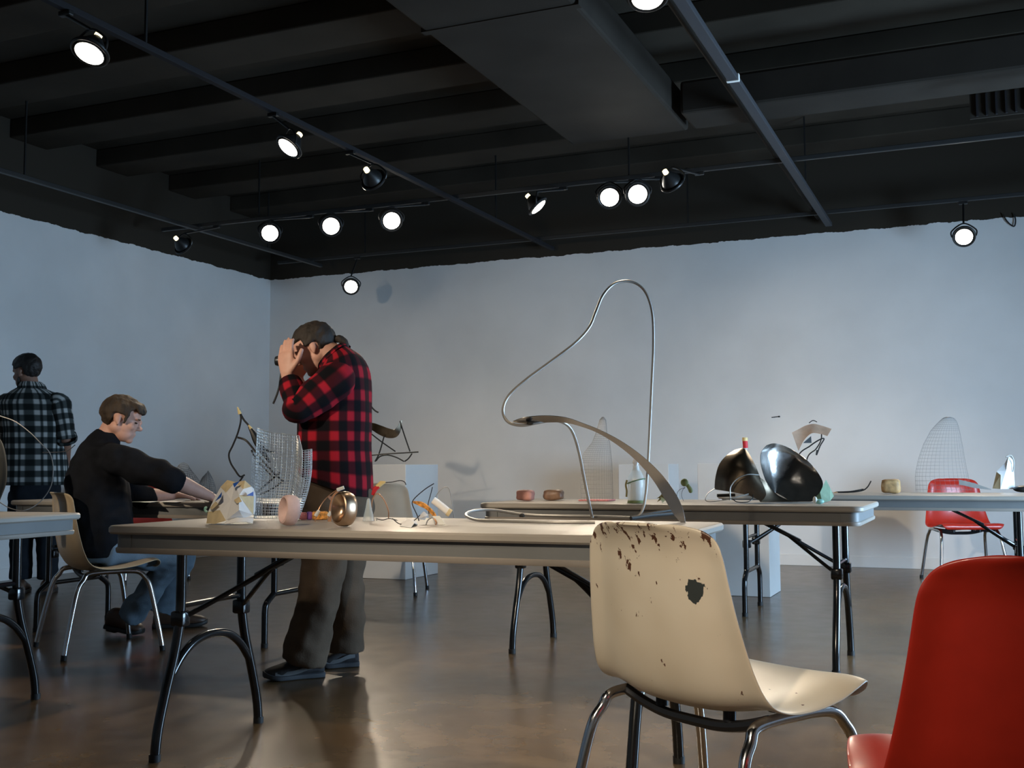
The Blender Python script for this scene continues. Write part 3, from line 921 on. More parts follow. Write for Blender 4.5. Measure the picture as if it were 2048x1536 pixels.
# ---------------------------------------------------------------- standing man in the red check shirt
def standing_man():
    fl = vdir(-1, .10)                               # the way he faces: to the left
    side = V((-fl.y, fl.x, 0)) * 1.0                 # his left
    if side.dot(cal(0, -1)) < 0: side = -side        # his left is toward the lens
    foot = PZ(640, 1345, 0)
    t = thing('person', 'standing man in a red and black checked shirt, both hands raised to his face', 'person', V((foot.x, foot.y, 0)))
    D = 4.95
    def J(px, py, o=0.):                             # o: metres toward the lens from his midline
        return P(px, py, D) + side * o
    up = V((0, 0, 1))
    hipc = J(678, 985); belly = J(672, 930); chest = J(680, 800); shl = J(690, 722); nk = J(668, 712)
    # --- body (one skin)
    mb = MB()
    headc = J(629, 696)
    hf = (fl * .86 - up * .50).normalized(); hu = (up * .86 + fl * .50).normalized()
    add_head(mb, headc, hf, hu, .97)
    limb(mb, [(J(688, 735), .075), (J(672, 718), .062), (J(655, 704), .058), (J(640, 692), .06)], 18)
    rr = side
    def R_(c, a, b_): return ring(c, rr, fl, a, b_, 24)
    mb.loft([R_(J(684, 1010), .14, .10), R_(hipc, .155, .115), R_(belly, .14, .115), R_(chest, .16, .11), R_(J(680, 760), .14, .08), R_(J(676, 740), .07, .05)])
    armL = dict(s=J(690, 768, .165), e=J(627, 824, .225), w=J(593, 757, .135))
    armR = dict(s=J(688, 764, -.165), e=J(612, 826, -.20), w=J(580, 757, -.115))
    for A in (armL, armR):
        limb(mb, [(A['s'], .05), (A['s'].lerp(A['e'], .5), .046), (A['e'], .038), (A['e'].lerp(A['w'], .35), .039), (A['w'], .027), (A['w'] + (A['w'] - A['e']).normalized() * .02, .026)])
    add_hand(mb, armL['w'] + up * .005, up * .97 + fl * .12 - side * .10, side * .92 + fl * .38, 1, (.14, .12, .14, .18), .02, 1.04, .05)
    add_hand(mb, armR['w'] + up * .01, up * .95 + fl * .12 + side * .12, -side * .9 + fl * .45, -1, (.2, .2, .22, .26), .03, 1.0, .05)
    for o_, kn, an, toe in ((.09, (645, 1155), (625, 1310), 0), (-.09, (690, 1150), (690, 1300), 0)):
        limb(mb, [(J(678, 990, o_), .085), (J((678 + kn[0]) / 2, 1075, o_), .075), (J(kn[0], kn[1], o_), .055), (J((kn[0] + an[0]) / 2, 1230, o_), .05), (J(an[0], an[1], o_), .036)])
    bo = mb.build('body', M['skin'], t)
    remesh(bo, .0045, 7)
    # --- hair: combed back into a short tail
    hb = MB()
    hair_cap(hb, headc, hf, hu, .97, lambda x, y, z: 1 if (z > .052 - .0 * y or (y < .030 and z > .012) or (y < -.02 and z > -.035 + .25 * abs(y + .05))) and not (abs(x) > .055 and -.028 < y < .02 and z < .012) else -1)
    r_, f_, u_ = basis(hf, hu)
    q = headc - f_ * .10 - u_ * .015
    limb(hb, [(headc - f_ * .075 + u_ * .02, .026), (q, .015), (q - f_ * .018 - u_ * .006, .017), (q - f_ * .030 - u_ * .028, .018), (q - f_ * .032 - u_ * .050, .014), (q - f_ * .026 - u_ * .070, .006)], 12)
    finish_hair(hb, M['hair_dark'], t, .005)
    # --- shirt
    def S_(px, py, a, b_, tilt=0.):
        ff = (fl - up * tilt).normalized()
        return ring(J(px, py), rr, ff, a, b_, 40, 2.5)
    sh = MB()
    rings = [S_(672, 970, .205, .168, -.34), S_(671, 950, .204, .166, -.20), S_(670, 925, .20, .160), S_(669, 890, .198, .158), S_(669, 855, .198, .157), S_(670, 820, .200, .156), S_(673, 785, .208, .150, .10),
             S_(677, 757, .212, .138, .22), S_(680, 740, .20, .118, .45), S_(678, 727, .165, .098, .62), S_(673, 719, .115, .082, .8), S_(668, 713, .082, .074, .9), S_(663, 707, .077, .072, .95), S_(665, 711, .090, .084, .95), S_(669, 718, .10, .092, .95)]
    sh.loft(rings, (False, False), uv=1.12)
    for A, sg in ((armL, 1), (armR, -1)):
        s, e, w = A['s'], A['e'], A['w']
        cuff = e.lerp(w, .84)
        limb(sh, [(s - side * .055 * sg + up * .02, .070), (s, .088), (s.lerp(e, .3), .084), (s.lerp(e, .62), .077), (s.lerp(e, .9), .069), (e + (e - s).normalized() * .012, .061), (e.lerp(w, .22), .060), (e.lerp(w, .48), .058), (cuff.lerp(e, .1), .050), (cuff, .046)], 28, 6, uv=.44)
    so = sh.build('shirt', M['flannel'], t, wrinkle=(.008, 9), angle=70)
    md = so.modifiers.new('smooth', 'SUBSURF'); md.levels = 1; md.render_levels = 1
    # --- trousers
    tr = MB()
    tr.loft([R_(J(676, 945), .155, .135), R_(J(676, 975), .17, .148), R_(J(676, 1010), .182, .156), R_(J(672, 1045), .17, .15), R_(J(670, 1065), .12, .11)])
    limb(tr, [(J(668, 1005, .085), .105), (J(662, 1070, .09), .108), (J(656, 1150, .095), .096), (J(645, 1215, .10), .092), (J(630, 1270, .10), .098), (J(622, 1305, .10), .098), (J(619, 1318, .10), .092)], 20)
    limb(tr, [(J(682, 1005, -.085), .105), (J(678, 1075, -.09), .106), (J(679, 1150, -.095), .090), (J(681, 1215, -.10), .084), (J(682, 1275, -.10), .082), (J(681, 1312, -.10), .080)], 20)
    to = tr.build('trousers', M['khaki'], t)
    remesh(to, .011, 3, (.011, 12, .9))
    # --- shoes
    for heel, toe, o_ in (((646, 1352), (528, 1362), .0), ((716, 1331), (634, 1336), .0)):
        h_, t_ = PZ(heel[0], heel[1], 0), PZ(toe[0], toe[1], 0)
        t_ = h_ + (t_ - h_).normalized() * min((t_ - h_).length, .295)
        so = shoe(MB(), h_, t_, w=.050, h=.085).build('shoe', M['trainer'], t)
        shoe(MB(), h_, t_, w=.050, sole=True).build('sole', M['trainer_sole'], so)
        d_ = (t_ - h_)
        x_ = d_.cross(up).normalized()
        if x_.dot(cal(0, -1)) < 0: x_ = -x_
        pts = [h_ + d_ * f + x_ * (.048 + .004 * math.sin(f * 5)) + up * z for f, z in ((.12, .055), (.3, .05), (.5, .036), (.7, .030), (.85, .03))]
        MB().strip(spline(pts, 5), .018, up, .004).build('side_stripe', M['trainer_grey'], so)
        lc = MB()
        for k in range(5):
            f = .45 + .055 * k
            c_ = h_ + d_ * f + up * (.085 - .012 * k)
            lc.wire([c_ - x_ * .03 - up * .012, c_ + up * .002, c_ + x_ * .03 - up * .012], .003, 6, 4)
        lc.build('laces', M['wire_black'], so)
    # --- the little camera held between the hands
    cc = J(573, 722, .01)
    ct = thing('pocket_camera', 'small black camera held up between the standing man\'s hands, strap hanging', 'camera', cc)
    Rm = Matrix((side, fl, up)).transposed()
    MB().box(cc, (.10, .034, .062), Rm, .006).build('camera_body', M['plastic_black'], ct)
    MB().lathe([(.024, 0), (.024, .02), (.020, .032), (.003, .032)], cc + fl * .015, Matrix((side, up, fl)).transposed(), 20).build('lens_barrel', M['frame_dark'], ct)
    s0 = J(571, 742, .055)
    pts = [s0, J(569, 758, .06), J(567, 775, .062), J(562, 792, .062), J(555, 809, .062)]
    MB().wire(pts, .0045, 8, 6).build('wrist_strap', M['plastic_black'], ct)
standing_man()
# ---------------------------------------------------------------- seated man in the black jersey
def seated_man():
    D = 5.72
    fl = vdir(.93, .36)                              # faces right
    side = V((fl.y, -fl.x, 0))                       # his right, toward the lens
    up = V((0, 0, 1))
    def J(px, py, o=0., d=D): return P(px, py, d) + side * o
    base = PZ(240, 1285, 0)
    t = thing('person', 'seated man in a black jersey and faded jeans, reaching over the table', 'person', V((base.x, base.y, 0)))
    headc = J(243, 838, .02)
    hf = (fl * .94 - up * .30).normalized(); hu = (up * .94 + fl * .30).normalized()
    hf = (hf + side * .12).normalized()
    mb = MB()
    add_head(mb, headc, hf, hu, 1.0)
    limb(mb, [(J(205, 905), .085), (J(215, 880), .066), (J(224, 860), .060), (J(232, 846), .06)], 18)
    rr = side
    def R_(px, py, a, b_, tilt=0): return ring(J(px, py), rr, (fl - up * tilt).normalized(), a, b_, 24)
    mb.loft([R_(205, 1095, .16, .11), R_(203, 1060, .15, .12), R_(198, 1000, .15, .115), R_(198, 950, .165, .11), R_(203, 915, .14, .08), R_(208, 900, .07, .05)])
    sR, eR, wR = J(232, 918, .175), J(338, 958, .16, 5.68), P(418, 992, 5.72)
    sL, eL, wL = J(205, 915, -.17), J(285, 995, -.2), P(345, 990, 6.02)
    hipR, kR, aR = J(212, 1098, .095), P(350, 1112, 5.84), P(258, 1236, 5.92)
    hipL, kL, aL = J(212, 1098, -.095), P(366, 1110, 6.12), P(322, 1226, 6.08)
    for s, e, w_ in ((sR, eR, wR), (sL, eL, wL)):
        limb(mb, [(s, .052), (s.lerp(e, .5), .047), (e, .040), (e.lerp(w_, .3), .043), (e.lerp(w_, .7), .034), (w_, .027), (w_ + (w_ - e).normalized() * .015, .026)])
    d_ = (wR - eR).normalized()
    add_hand(mb, wR, (d_ + V((0, 0, -.02))), up * .8 + side * .5, -1, (.3, .3, .3, .35), .12, 1., .2)
    d2 = (wL - eL).normalized()
    add_hand(mb, wL, V((d2.x, d2.y, -.05)), up, 1, (.25, .25, .3, .3), .12, 1., .2)
    for h_, k_, a_ in ((hipR, kR, aR), (hipL, kL, aL)):
        limb(mb, [(h_, .08), (h_.lerp(k_, .5), .072), (k_, .055), (k_.lerp(a_, .4), .052), (a_, .036)])
    bo = mb.build('body', M['skin'], t)
    remesh(bo, .0045, 7)
    r_, f_, u_ = basis(hf, hu)
    for x in (-1, 1):
        c = headc + r_ * (.031 * x) + f_ * .078 + u_ * -.001
        MB().ell(c, (.009, .008, .0045), Matrix((r_, f_, u_)).transposed(), 12, 8).build('eye', M['eye'], t)
        MB().wire([c + r_ * (-.016) + f_ * .008 + u_ * .018, c + f_ * .014 + u_ * .022, c + r_ * .016 + f_ * .006 + u_ * .019], .003, 6, 4).build('eyebrow', M['hair_brown'], t)
    hb = MB()
    hair_cap(hb, headc, hf, hu, 1.02, lambda x, y, z: 1 if (z > .060 or (y < .045 and z > .020) or (y < .0 and z > -.020 and not (abs(x) > .055 and y > -.032)) or (y < -.035 and z > -.055)) else -1)
    rnd = random.Random(4)
    for k in range(34):                              # fringe and crown locks combed forward
        a = rnd.uniform(-1.1, 1.1)
        x0 = math.sin(a) * .066
        y0 = rnd.uniform(-.02, .05)
        p0 = headc + r_ * x0 * .8 + f_ * y0 + u_ * (.108 - .3 * abs(x0) - .25 * max(0, y0))
        p1 = headc + r_ * x0 + f_ * (.082 - .35 * abs(x0)) + u_ * (.092 - .2 * abs(x0))
        p2 = headc + r_ * x0 * 1.05 + f_ * (.108 - .45 * abs(x0)) + u_ * (.060 + rnd.uniform(-.012, .008))
        limb(hb, [(p0, .012), (p0.lerp(p1, .6), .013), (p1, .012), (p2, .005)], 8, 4)
    for x in (-1, 1):
        limb(hb, [(headc + r_ * (.071 * x) + f_ * .030 + u_ * .03, .012), (headc + r_ * (.073 * x) + f_ * .027 + u_ * .0, .008), (headc + r_ * (.070 * x) + f_ * .024 + u_ * (-.025), .004)], 8)
    finish_hair(hb, M['hair_brown'], t, .005)
    # jersey
    sh = MB()
    sh.loft([R_(208, 1112, .185, .135), R_(206, 1090, .20, .155), R_(203, 1055, .195, .165), R_(198, 1005, .19, .16), R_(194, 960, .20, .150, .06), R_(196, 925, .205, .130, .15), R_(202, 900, .19, .108, .25), R_(208, 884, .14, .085, .3), R_(216, 870, .082, .070, .35), R_(219, 864, .070, .064, .35)])
    limb(sh, [(sR - side * .06, .078), (sR, .082), (sR.lerp(eR, .35), .079), (sR.lerp(eR, .7), .073), (eR, .068), (eR.lerp(wR, .14), .066), (eR.lerp(wR, .2), .060)], 20)
    limb(sh, [(sL + side * .06, .078), (sL, .082), (sL.lerp(eL, .5), .075), (eL, .066), (eL.lerp(wL, .35), .058)], 20)
    so = sh.build('jersey', M['tee'], t)
    remesh(so, .010, 3, (.014, 11, .8))
    # jeans
    je = MB()
    je.loft([R_(206, 1060, .165, .130), R_(206, 1085, .18, .145), R_(208, 1108, .185, .150), R_(210, 1122, .16, .13)])
    limb(je, [(hipR, .095), (hipR.lerp(kR, .3), .092), (hipR.lerp(kR, .7), .082), (kR, .070), (kR.lerp(aR, .25), .068), (kR.lerp(aR, .6), .064), (kR.lerp(aR, .9), .068), (aR, .064)], 20)
    limb(je, [(hipL, .095), (hipL.lerp(kL, .3), .092), (hipL.lerp(kL, .7), .082), (kL, .070), (kL.lerp(aL, .25), .068), (kL.lerp(aL, .6), .064), (kL.lerp(aL, .9), .070), (aL, .068)], 20)
    jo = je.build('jeans', M['jeans'], t)
    remesh(jo, .010, 3, (.013, 13, .9))
    # boots: the near one tucked back on its toe, the far one flat
    t1 = PZ(284, 1272, 0); h1 = P(213, 1256, depth(t1) + .05)
    fv = (t1 - h1).normalized()
    for h_, t_, u2 in ((h1, t1, None), (PZ(306, 1256, 0), PZ(306, 1256, 0) + vdir(.97, .24) * .30, None)):
        d_ = (t_ - h_).normalized(); x_ = d_.cross(up).normalized(); uu = x_.cross(d_)
        b_ = MB()
        shoe(b_, h_, t_, uu, .046, .10)
        b = b_.build('boot', M['boot'], t)
        shoe(MB(), h_, t_, uu, .046, sole=True).build('sole', M['boot_sole'], b)
        MB().box(h_ + d_ * .045 + uu * .004, (.06, .065, .03), Matrix((d_, x_, uu)).transposed(), .006).build('heel', M['boot_sole'], b)
seated_man()
# ---------------------------------------------------------------- man with his back turned, far left
def far_man():
    D = 8.2
    up = V((0, 0, 1))
    fl = vdir(-.22, .97)                             # faces away
    side = V((fl.y, -fl.x, 0))                       # his right = image right
    def J(px, py, o=0.): return P(px, py, D) + fl * o
    foot = PZ(66, 1176, 0)
    t = thing('person', 'man seen from behind in a black and white checked shirt by the left wall', 'person', V((foot.x, foot.y, 0)))
    headc = J(53, 743)
    hf = (vdir(-.93, .36) - up * .22).normalized()
    mb = MB()
    add_head(mb, headc, hf, up, 1.10)
    limb(mb, [(J(66, 800), .08), (J(63, 783), .066), (J(59, 765), .062), (J(56, 750), .062)], 18)
    def R_(px, py, a, b_, n=24, e=2.4): return ring(J(px, py), side, fl, a, b_, n, e)
    mb.loft([R_(70, 985, .15, .11), R_(70, 940, .15, .11), R_(70, 870, .15, .11), R_(68, 810, .16, .10), R_(66, 788, .08, .06)])
    sR, eR, wR = J(118, 808), J(131, 872, -.02), J(128, 925, .10)
    sL, eL, wL = J(14, 808), J(-2, 872, -.02), J(2, 925, .10)
    for s, e, w_, sg in ((sR, eR, wR, 1), (sL, eL, wL, -1)):
        limb(mb, [(s, .05), (s.lerp(e, .5), .046), (e, .04), (e.lerp(w_, .3), .042), (w_, .028), (w_ + (w_ - e).normalized() * .015, .027)])
        add_hand(mb, w_, (w_ - e).normalized() + up * -.2, side * sg - fl * .2, -sg, (.3, .3, .35, .4), .05, 1., .2)
    legs = []
    for o_, px in ((1, 92), (-1, 44)):
        legs.append([J(px, 985), J(px + 2 * o_, 1075, .01), J(px + 3 * o_, 1158)])
        limb(mb, [(legs[-1][0], .085), (legs[-1][1], .058), (legs[-1][2], .038)])
    bo = mb.build('body', M['skin_dark'], t)
    remesh(bo, .006, 4)
    hb = MB()
    hair_cap(hb, headc, hf, up, 1.12, lambda x, y, z: 1 if (z > .055 or (y < .040 and z > .015) or (y < .0 and z > -.03 and not (abs(x) > .055 and y > -.032)) or (y < -.03 and z > -.06)) else -1)
    finish_hair(hb, M['hair_black'], t, .006)
    bd = MB()
    r_, f_, u_ = basis(hf, up)
    bd.ell(headc + f_ * .066 - u_ * .100, (.030, .026, .024), Matrix((r_, f_, u_)).transposed(), 14, 10)
    for x in (-1, 1):
        limb(bd, [(headc + r_ * (.064 * x) + f_ * .02 - u_ * .04, .008), (headc + r_ * (.054 * x) + f_ * .035 - u_ * .08, .014), (headc + r_ * (.02 * x) + f_ * .068 - u_ * .106, .018)], 10)
    finish_hair(bd, M['hair_black'], t, .006, 'beard')
    sh = MB()
    def S_(px, py, a, b_): return ring(J(px, py), side, fl, a, b_, 40, 2.6)
    sh.loft([S_(72, 970, .232, .150), S_(72, 940, .226, .148), S_(72, 900, .222, .146), S_(72, 860, .226, .146), S_(70, 830, .230, .142), S_(68, 806, .232, .130), S_(67, 792, .205, .11), S_(65, 783, .15, .09), S_(63, 776, .095, .078), S_(62, 770, .078, .072), S_(62, 765, .074, .07), S_(63, 770, .088, .082), S_(64, 777, .10, .09)], (False, False), uv=1.26)
    for s, e, w_, sg in ((sR, eR, wR, 1), (sL, eL, wL, -1)):
        limb(sh, [(s - side * .05 * sg, .07), (s, .084), (s.lerp(e, .4), .080), (s.lerp(e, .8), .076), (e.lerp(w_, .02), .074), (e.lerp(w_, .04), .082), (e.lerp(w_, .16), .080), (e.lerp(w_, .17), .05)], 24, 6, uv=.42, cap=True)
    so = sh.build('shirt', M['flannel_grey'], t, wrinkle=(.009, 8), angle=70)
    tr = MB()
    tr.loft([R_(71, 950, .165, .125), R_(71, 975, .175, .14), R_(71, 1005, .175, .14), R_(70, 1025, .12, .10)])
    for l in legs:
        limb(tr, [(l[0], .098), (l[0].lerp(l[1], .5), .098), (l[1], .085), (l[1].lerp(l[2], .5), .078), (l[2], .080)], 18)
    to = tr.build('jeans', M['jeans_dark'], t)
    remesh(to, .014, 4, (.010, 11, .7))
    for l in legs:
        h_ = V((l[2].x, l[2].y, 0)) - fl * .08
        s_ = shoe(MB(), h_, h_ + fl * .28, w=.048, h=.085).build('shoe', M['boot'], t)
        shoe(MB(), h_, h_ + fl * .28, w=.048, sole=True).build('sole', M['boot_sole'], s_)
far_man()
# ================================================================ things on the tables
TOP = .7405
def W(pts, r, m, name, parent, n=7, k=7):
    return MB().wire([P(*p) for p in pts], r, n, k).build(name, m, parent)
def base(px, py, d=None):
    p = PZ(px, py, TOP) if d is None else P(px, py, d)
    p.z = TOP
    return p
TOCAM = cal(0, -1)
# ---- paper and tape sculpture -------------------------------------------------
def paper_sculpture():
    b0 = base(455, 1048); d = depth(b0)
    t = thing('paper_sculpture', 'folded white and tan paper sculpture with blue tape, left end of the nearest table', 'sculpture', b0)
    px = dict(a=(413, 1045, .0), b=(416, 1024, .01), c=(427, 1000, .02), dd=(441, 974, .05), e=(455, 960, .06), f=(470, 964, .05), g=(490, 961, .05), h=(503, 973, .04),
              i=(508, 992, .03), j=(507, 1030, .0), k=(487, 1036, -.03), l=(452, 1041, -.055), mm=(430, 1048, -.03), n=(463, 1000, -.035), o=(478, 990, -.055), q=(452, 985, .0), r=(487, 978, .0), s=(478, 1020, -.075), u=(440, 1020, -.03))
    p = {k_: P(x, y, d + o) for k_, (x, y, o) in px.items()}
    for k_ in ('a', 'mm'): p[k_].z = TOP + .002
    tri = ['abu', 'amu', 'bcu', 'ucn', 'cqn', 'cdq', 'deq', 'qef', 'qfn', 'fro', 'fno', 'fgr', 'ghr', 'hir', 'iro', 'ijo', 'jos', 'jks', 'kls', 'lsn', 'sno', 'lun', 'lmu']
    nm = dict(m='mm', d='dd')
    B = MB()
    names = list(p)
    idx = {k_: i for i, k_ in enumerate(names)}
    back = V((-TOCAM.x, -TOCAM.y, 0)) * .09
    cen = sum(p.values(), V((0, 0, 0))) / len(p)
    fs = [tuple(idx[nm.get(c, c)] for c in f) for f in tri]
    bi = len(names)
    hull = ['a', 'b', 'c', 'dd', 'e', 'f', 'g', 'h', 'i', 'j', 'k', 'l', 'mm']
    bk = [cen.lerp(p[h], .80) + back for h in hull]
    for q in range(len(hull)):
        z = (q + 1) % len(hull)
        fs.append((idx[hull[q]], idx[hull[z]], bi + z, bi + q))
    fs.append(tuple(range(bi, bi + len(hull))))
    B.add([p[k_] for k_ in names] + bk, fs)
    for v in B.v: v.z = max(v.z, TOP + .002)
    bo = B.build('paper_body', M['paper'], t, smooth=False)
    # patches glued on the facets
    def patch(name, tri_pts, m, off=.004):
        c = [P(x, y, d + o - off) for x, y, o in tri_pts]
        for v in c: v.z = max(v.z, TOP + .003)
        MB().poly(c, TOCAM * .0025).build(name, m, t, smooth=False)
    def facets(tris):
        mb = MB()
        for f in tris:
            q = [p[nm.get(c, c)] + TOCAM * .0016 for c in f]
            mb.poly(q, TOCAM * .0006)
        mb.build('kraft_patch', M['kraft'], t, smooth=False)
    facets(['deq', 'qef']); facets(['fgr', 'ghr']); facets(['abu', 'amu']); facets(['lmu']); facets(['ijo'])
    patch('kraft_patch', [(468, 1000, -.050), (479, 993, -.062), (484, 1003, -.066), (474, 1007, -.066)], M['kraft'], .002)
    patch('kraft_patch', [(420, 1016, .0), (431, 1003, -.01), (437, 1008, -.03), (424, 1020, -.02)], M['kraft'], .002)
    patch('tape', [(466, 967, .0), (480, 962, .02), (469, 975, -.02)], M['tape'], .010)
    patch('tape', [(444, 984, .0), (430, 1003, -.02), (436, 999, -.03), (443, 994, -.03)], M['tape'], .008)
    patch('tape', [(507, 983, .015), (493, 991, -.03), (507, 992, .01)], M['tape'], .012)
    fl = MB()
    g = [[(448, 1049, -.075), (470, 1045, -.07), (492, 1044, -.06), (505, 1047, -.04)], [(452, 1044, -.07), (472, 1036, -.065), (490, 1037, -.055), (507, 1037, -.03)], [(458, 1040, -.04), (475, 1035, -.035), (492, 1035, -.02), (506, 1033, .0)]]
    gg = [[P(x, y, d + o) for x, y, o in r] for r in g]
    for r in gg:
        for v in r: v.z = max(v.z, TOP + .003)
    fl.sheet(gg, .002)
    fl.build('paper_flap', M['paper'], t)
    MB().wire([P(414, 1024, d), P(410, 1020, d), P(411, 1015, d), P(414, 1016, d)], .004, 6, 5).build('foil_curl', M['teal'], t)
paper_sculpture()
# ---- dished rings --------------------------------------------------------------
def dished(px, py, wpx, hpx, nrm, label, name, m, cat, deep, th):
    b0 = base(px, py); d = depth(b0); sc = d / FPX
    h = hpx * sc; w_ = wpx * sc
    c = b0 + V((0, 0, h / 2))
    n = vdir(*nrm); n = (n + V((0, 0, .10))).normalized()
    R = n.to_track_quat('Z', 'Y').to_matrix()
    prof = [(.01, -deep), (.2, -deep * .95), (.38, -deep * .72), (.54, -deep * .36), (.68, -.02 * th), (.80, .12 * th), (.90, .08 * th), (.96, -.06 * th), (1., -.30 * th), (1., -.62 * th), (.93, -.88 * th), (.75, -1.0 * th), (.4, -1.02 * th), (.01, -1.02 * th)]
    mb = MB().lathe([(r, z + th * .45) for r, z in prof], c, R, 40, w_ / 2, h / 2)
    zmin = min(v.z for v in mb.v)
    for v in mb.v: v.z += TOP - zmin + .0005
    return tag(mb.build(name, m, origin=b0), label, cat)
dished(579, 1052, 40, 61, (-.74, -.68), 'pale pink dished stone standing on edge, left of the bronze one', 'dished_stone', M['pink_stone'], 'sculpture', .024, .044)
dished(689, 1054, 46, 70, (-.56, -.83), 'polished bronze dished ring standing on edge', 'dished_bronze', M['bronze'], 'sculpture', .022, .050)
# ---- wrapped strip and bent copper strip --------------------------------------
b0 = base(632, 1040); d = depth(b0); sc = d / FPX
t = thing('wrapped_bar', 'small bar in pink, violet and orange wrappers lying between the two dished pieces', 'wrapped bar', b0)
def barseg(x0, x1, name, m, h=.026):
    a, b_ = P(x0, 1038, d), P(x1, 1035, d + .01)
    a.z = b_.z = TOP + h / 2 + .0005
    u_ = (b_ - a)
    R = Matrix((u_.normalized(), V((0, 0, 1)).cross(u_.normalized()), V((0, 0, 1)))).transposed()
    return MB().box((a + b_) / 2, (u_.length, .022, h), R, .006).build(name, m, t)
barseg(598, 614, 'pink_end', M['pink_wrap']); barseg(614, 624, 'violet_band', M['violet'], .028)
o_ = barseg(624, 656, 'patterned_end', M['orange_pat'], .029)
b0 = base(645, 1043); d = depth(b0)
t = thing('copper_arch', 'thin bent copper strip with white tips arching behind the bronze ring', 'sculpture', b0)
sd = TOCAM
MB().strip(spline([P(*q) for q in ((630, 1043, d), (634, 1029, d), (642, 1010, d + .01), (655, 994, d + .01), (672, 981, d), (688, 975, d))], 6), .008, sd, .002).build('copper_strip', M['copper'], t)
MB().strip(spline([P(*q) for q in ((659, 1043, d), (660, 1030, d), (663, 1010, d), (668, 992, d), (676, 982, d))], 6), .012, RIGHT, .002).build('copper_strip', M['copper'], t)
for q in (((631, 1032, d), (638, 1021, d)), ((657, 1032, d), (662, 1023, d)), ((674, 980, d - .004), (688, 975, d - .004))):
    a_ = P(*q[0])
    MB().tube([a_, P(*q[1])], .006, 8).build('white_tip', M['white_tip'], t)
# ---- hardware-cloth cage ---------------------------------------------------------
def mesh_cage():
    b0 = base(553, 1042); d = depth(b0)
    t = thing('wire_mesh_cage', 'upright roll of square wire mesh in front of the standing man', 'sculpture', b0)
    def pt(a, v):          # a: angle, v: 0 bottom .. 1 top
        cx = 553 + 16 * v + 4 * math.sin(v * PI)
        hw = (45 + 14 * math.sin(min(v, .8) / .8 * PI / 2) - 4 * v)
        x = cx + hw * math.cos(a)
        top = 862 + (30 if math.cos(a) > .55 else 0) + 12 * max(0, math.cos(a)) - 6 * math.cos(a * 2)
        y = 1037 + (top - 1037) * v
        return P(x, y, d + .05 * math.sin(a) + .03 * v)
    nv, nu = 30, 34
    a0, a1 = .2, 2 * PI + .05
    ws, hs = MB(), MB()
    for i in range(nu + 1):
        a = a0 + (a1 - a0) * i / nu
        ws.tube([pt(a, j / 14) for j in range(15)], .0008, 4)
    for j in range(nv + 1):
        ws.tube([pt(a0 + (a1 - a0) * i / 40, j / nv) for i in range(41)], .0013, 4)
    zmin = min(v.z for v in ws.v)
    for v in ws.v: v.z += max(0, TOP + .0005 - zmin)
    ws.build('wire_mesh', M['galv'], t)
    # loose flap on the left
    fl = MB()
    def q(u, v): return P(497 + 26 * u + 8 * v, 1030 - (1030 - 905 - 25 * u) * v, d + .12 + .02 * math.sin(u * 3))
    for i in range(9): fl.tube([q(i / 8, j / 6) for j in range(7)], .0007, 4)
    for j in range(22): fl.tube([q(0, j / 21), q(.5, j / 21), q(1, j / 21)], .0007, 4)
    fl.build('mesh_flap', M['thin_wire'], t)
mesh_cage()
# ---- black iron rod sculpture on the table behind -----------------------------------
d = 5.75
b0 = base(505, 996, d)
t = thing('iron_rod_sculpture', 'black bent iron rod sculpture with gilt tips, seen behind the mesh roll', 'sculpture', b0)
W([(478, 818, d), (482, 838, d), (476, 865, d), (466, 890, d), (458, 908, d), (461, 925, d), (470, 940, d), (480, 953, d), (489, 950, d + .02)], .0048, M['iron'], 'rod', t)
W([(480, 826, d), (488, 840, d), (499, 853, d), (512, 875, d), (530, 898, d), (548, 905, d + .05)], .0052, M['iron'], 'rod', t)
W([(475, 875, d), (492, 881, d), (510, 902, d - .03), (528, 925, d - .05), (552, 950, d - .05), (566, 962, d)], .0055, M['iron'], 'rod', t)
W([(503, 900, d + .05), (512, 918, d + .05), (530, 938, d + .04), (548, 955, d)], .0048, M['iron'], 'rod', t)
W([(508, 992, d - .05), (522, 978, d - .03), (540, 962, d), (560, 945, d)], .0055, M['iron'], 'rod', t)
W([(518, 990, d + .03), (536, 982, d + .02), (556, 970, d), (566, 960, d)], .0048, M['iron'], 'rod', t)
W([(486, 953, d + .01), (480, 962, d), (474, 972, d), (468, 994, d + .02)], .0048, M['iron'], 'rod', t)
bl = MB()
c0 = [P(x, y, d - .01) for x, y in ((498, 853), (506, 866), (514, 884), (524, 902), (540, 925))]
bl.tube(spline(c0, 6), [.006 + .012 * math.sin(PI * k / 24) for k in range(25)], 8)
bl.build('swelling', M['iron'], t)
for a, b_ in (((475, 814), (480, 828)), ((497, 850), (502, 858))):
    MB().tube([P(a[0], a[1], d - .012), P(b_[0], b_[1], d - .012)], [.003, .010], 8).build('gilt_tip', M['yellow'], t)
# ---- hoop, bottle tip, sticks ---------------------------------------------------
b0 = base(748, 1041); d = depth(b0)
t = thing('wooden_hoop_figure', 'bird-like figure of a bent wooden hoop with a red and yellow wrapped head', 'sculpture', b0)
MB().strip(spline([P(*q) for q in ((748, 1040, d), (743, 1022, d), (745, 1000, d), (752, 988, d), (760, 990, d), (770, 1003, d), (777, 1022, d), (777, 1036, d + .02))], 6), .011, TOCAM, .003).build('hoop', M['copper'], t)
MB().tube([P(745, 990, d), P(750, 978, d), P(757, 972, d)], [.005, .009, .008], 10).build('red_wrap', M['red_cloth'], t)
MB().tube([P(754, 974, d), P(763, 966, d), P(771, 964, d)], [.008, .0085, .003], 10).build('yellow_beak', M['yellow'], t)
W([(770, 965, d), (785, 964, d), (800, 961, d), (809, 964, d), (812, 970, d)], .0016, M['wire_black'], 'wire', t)
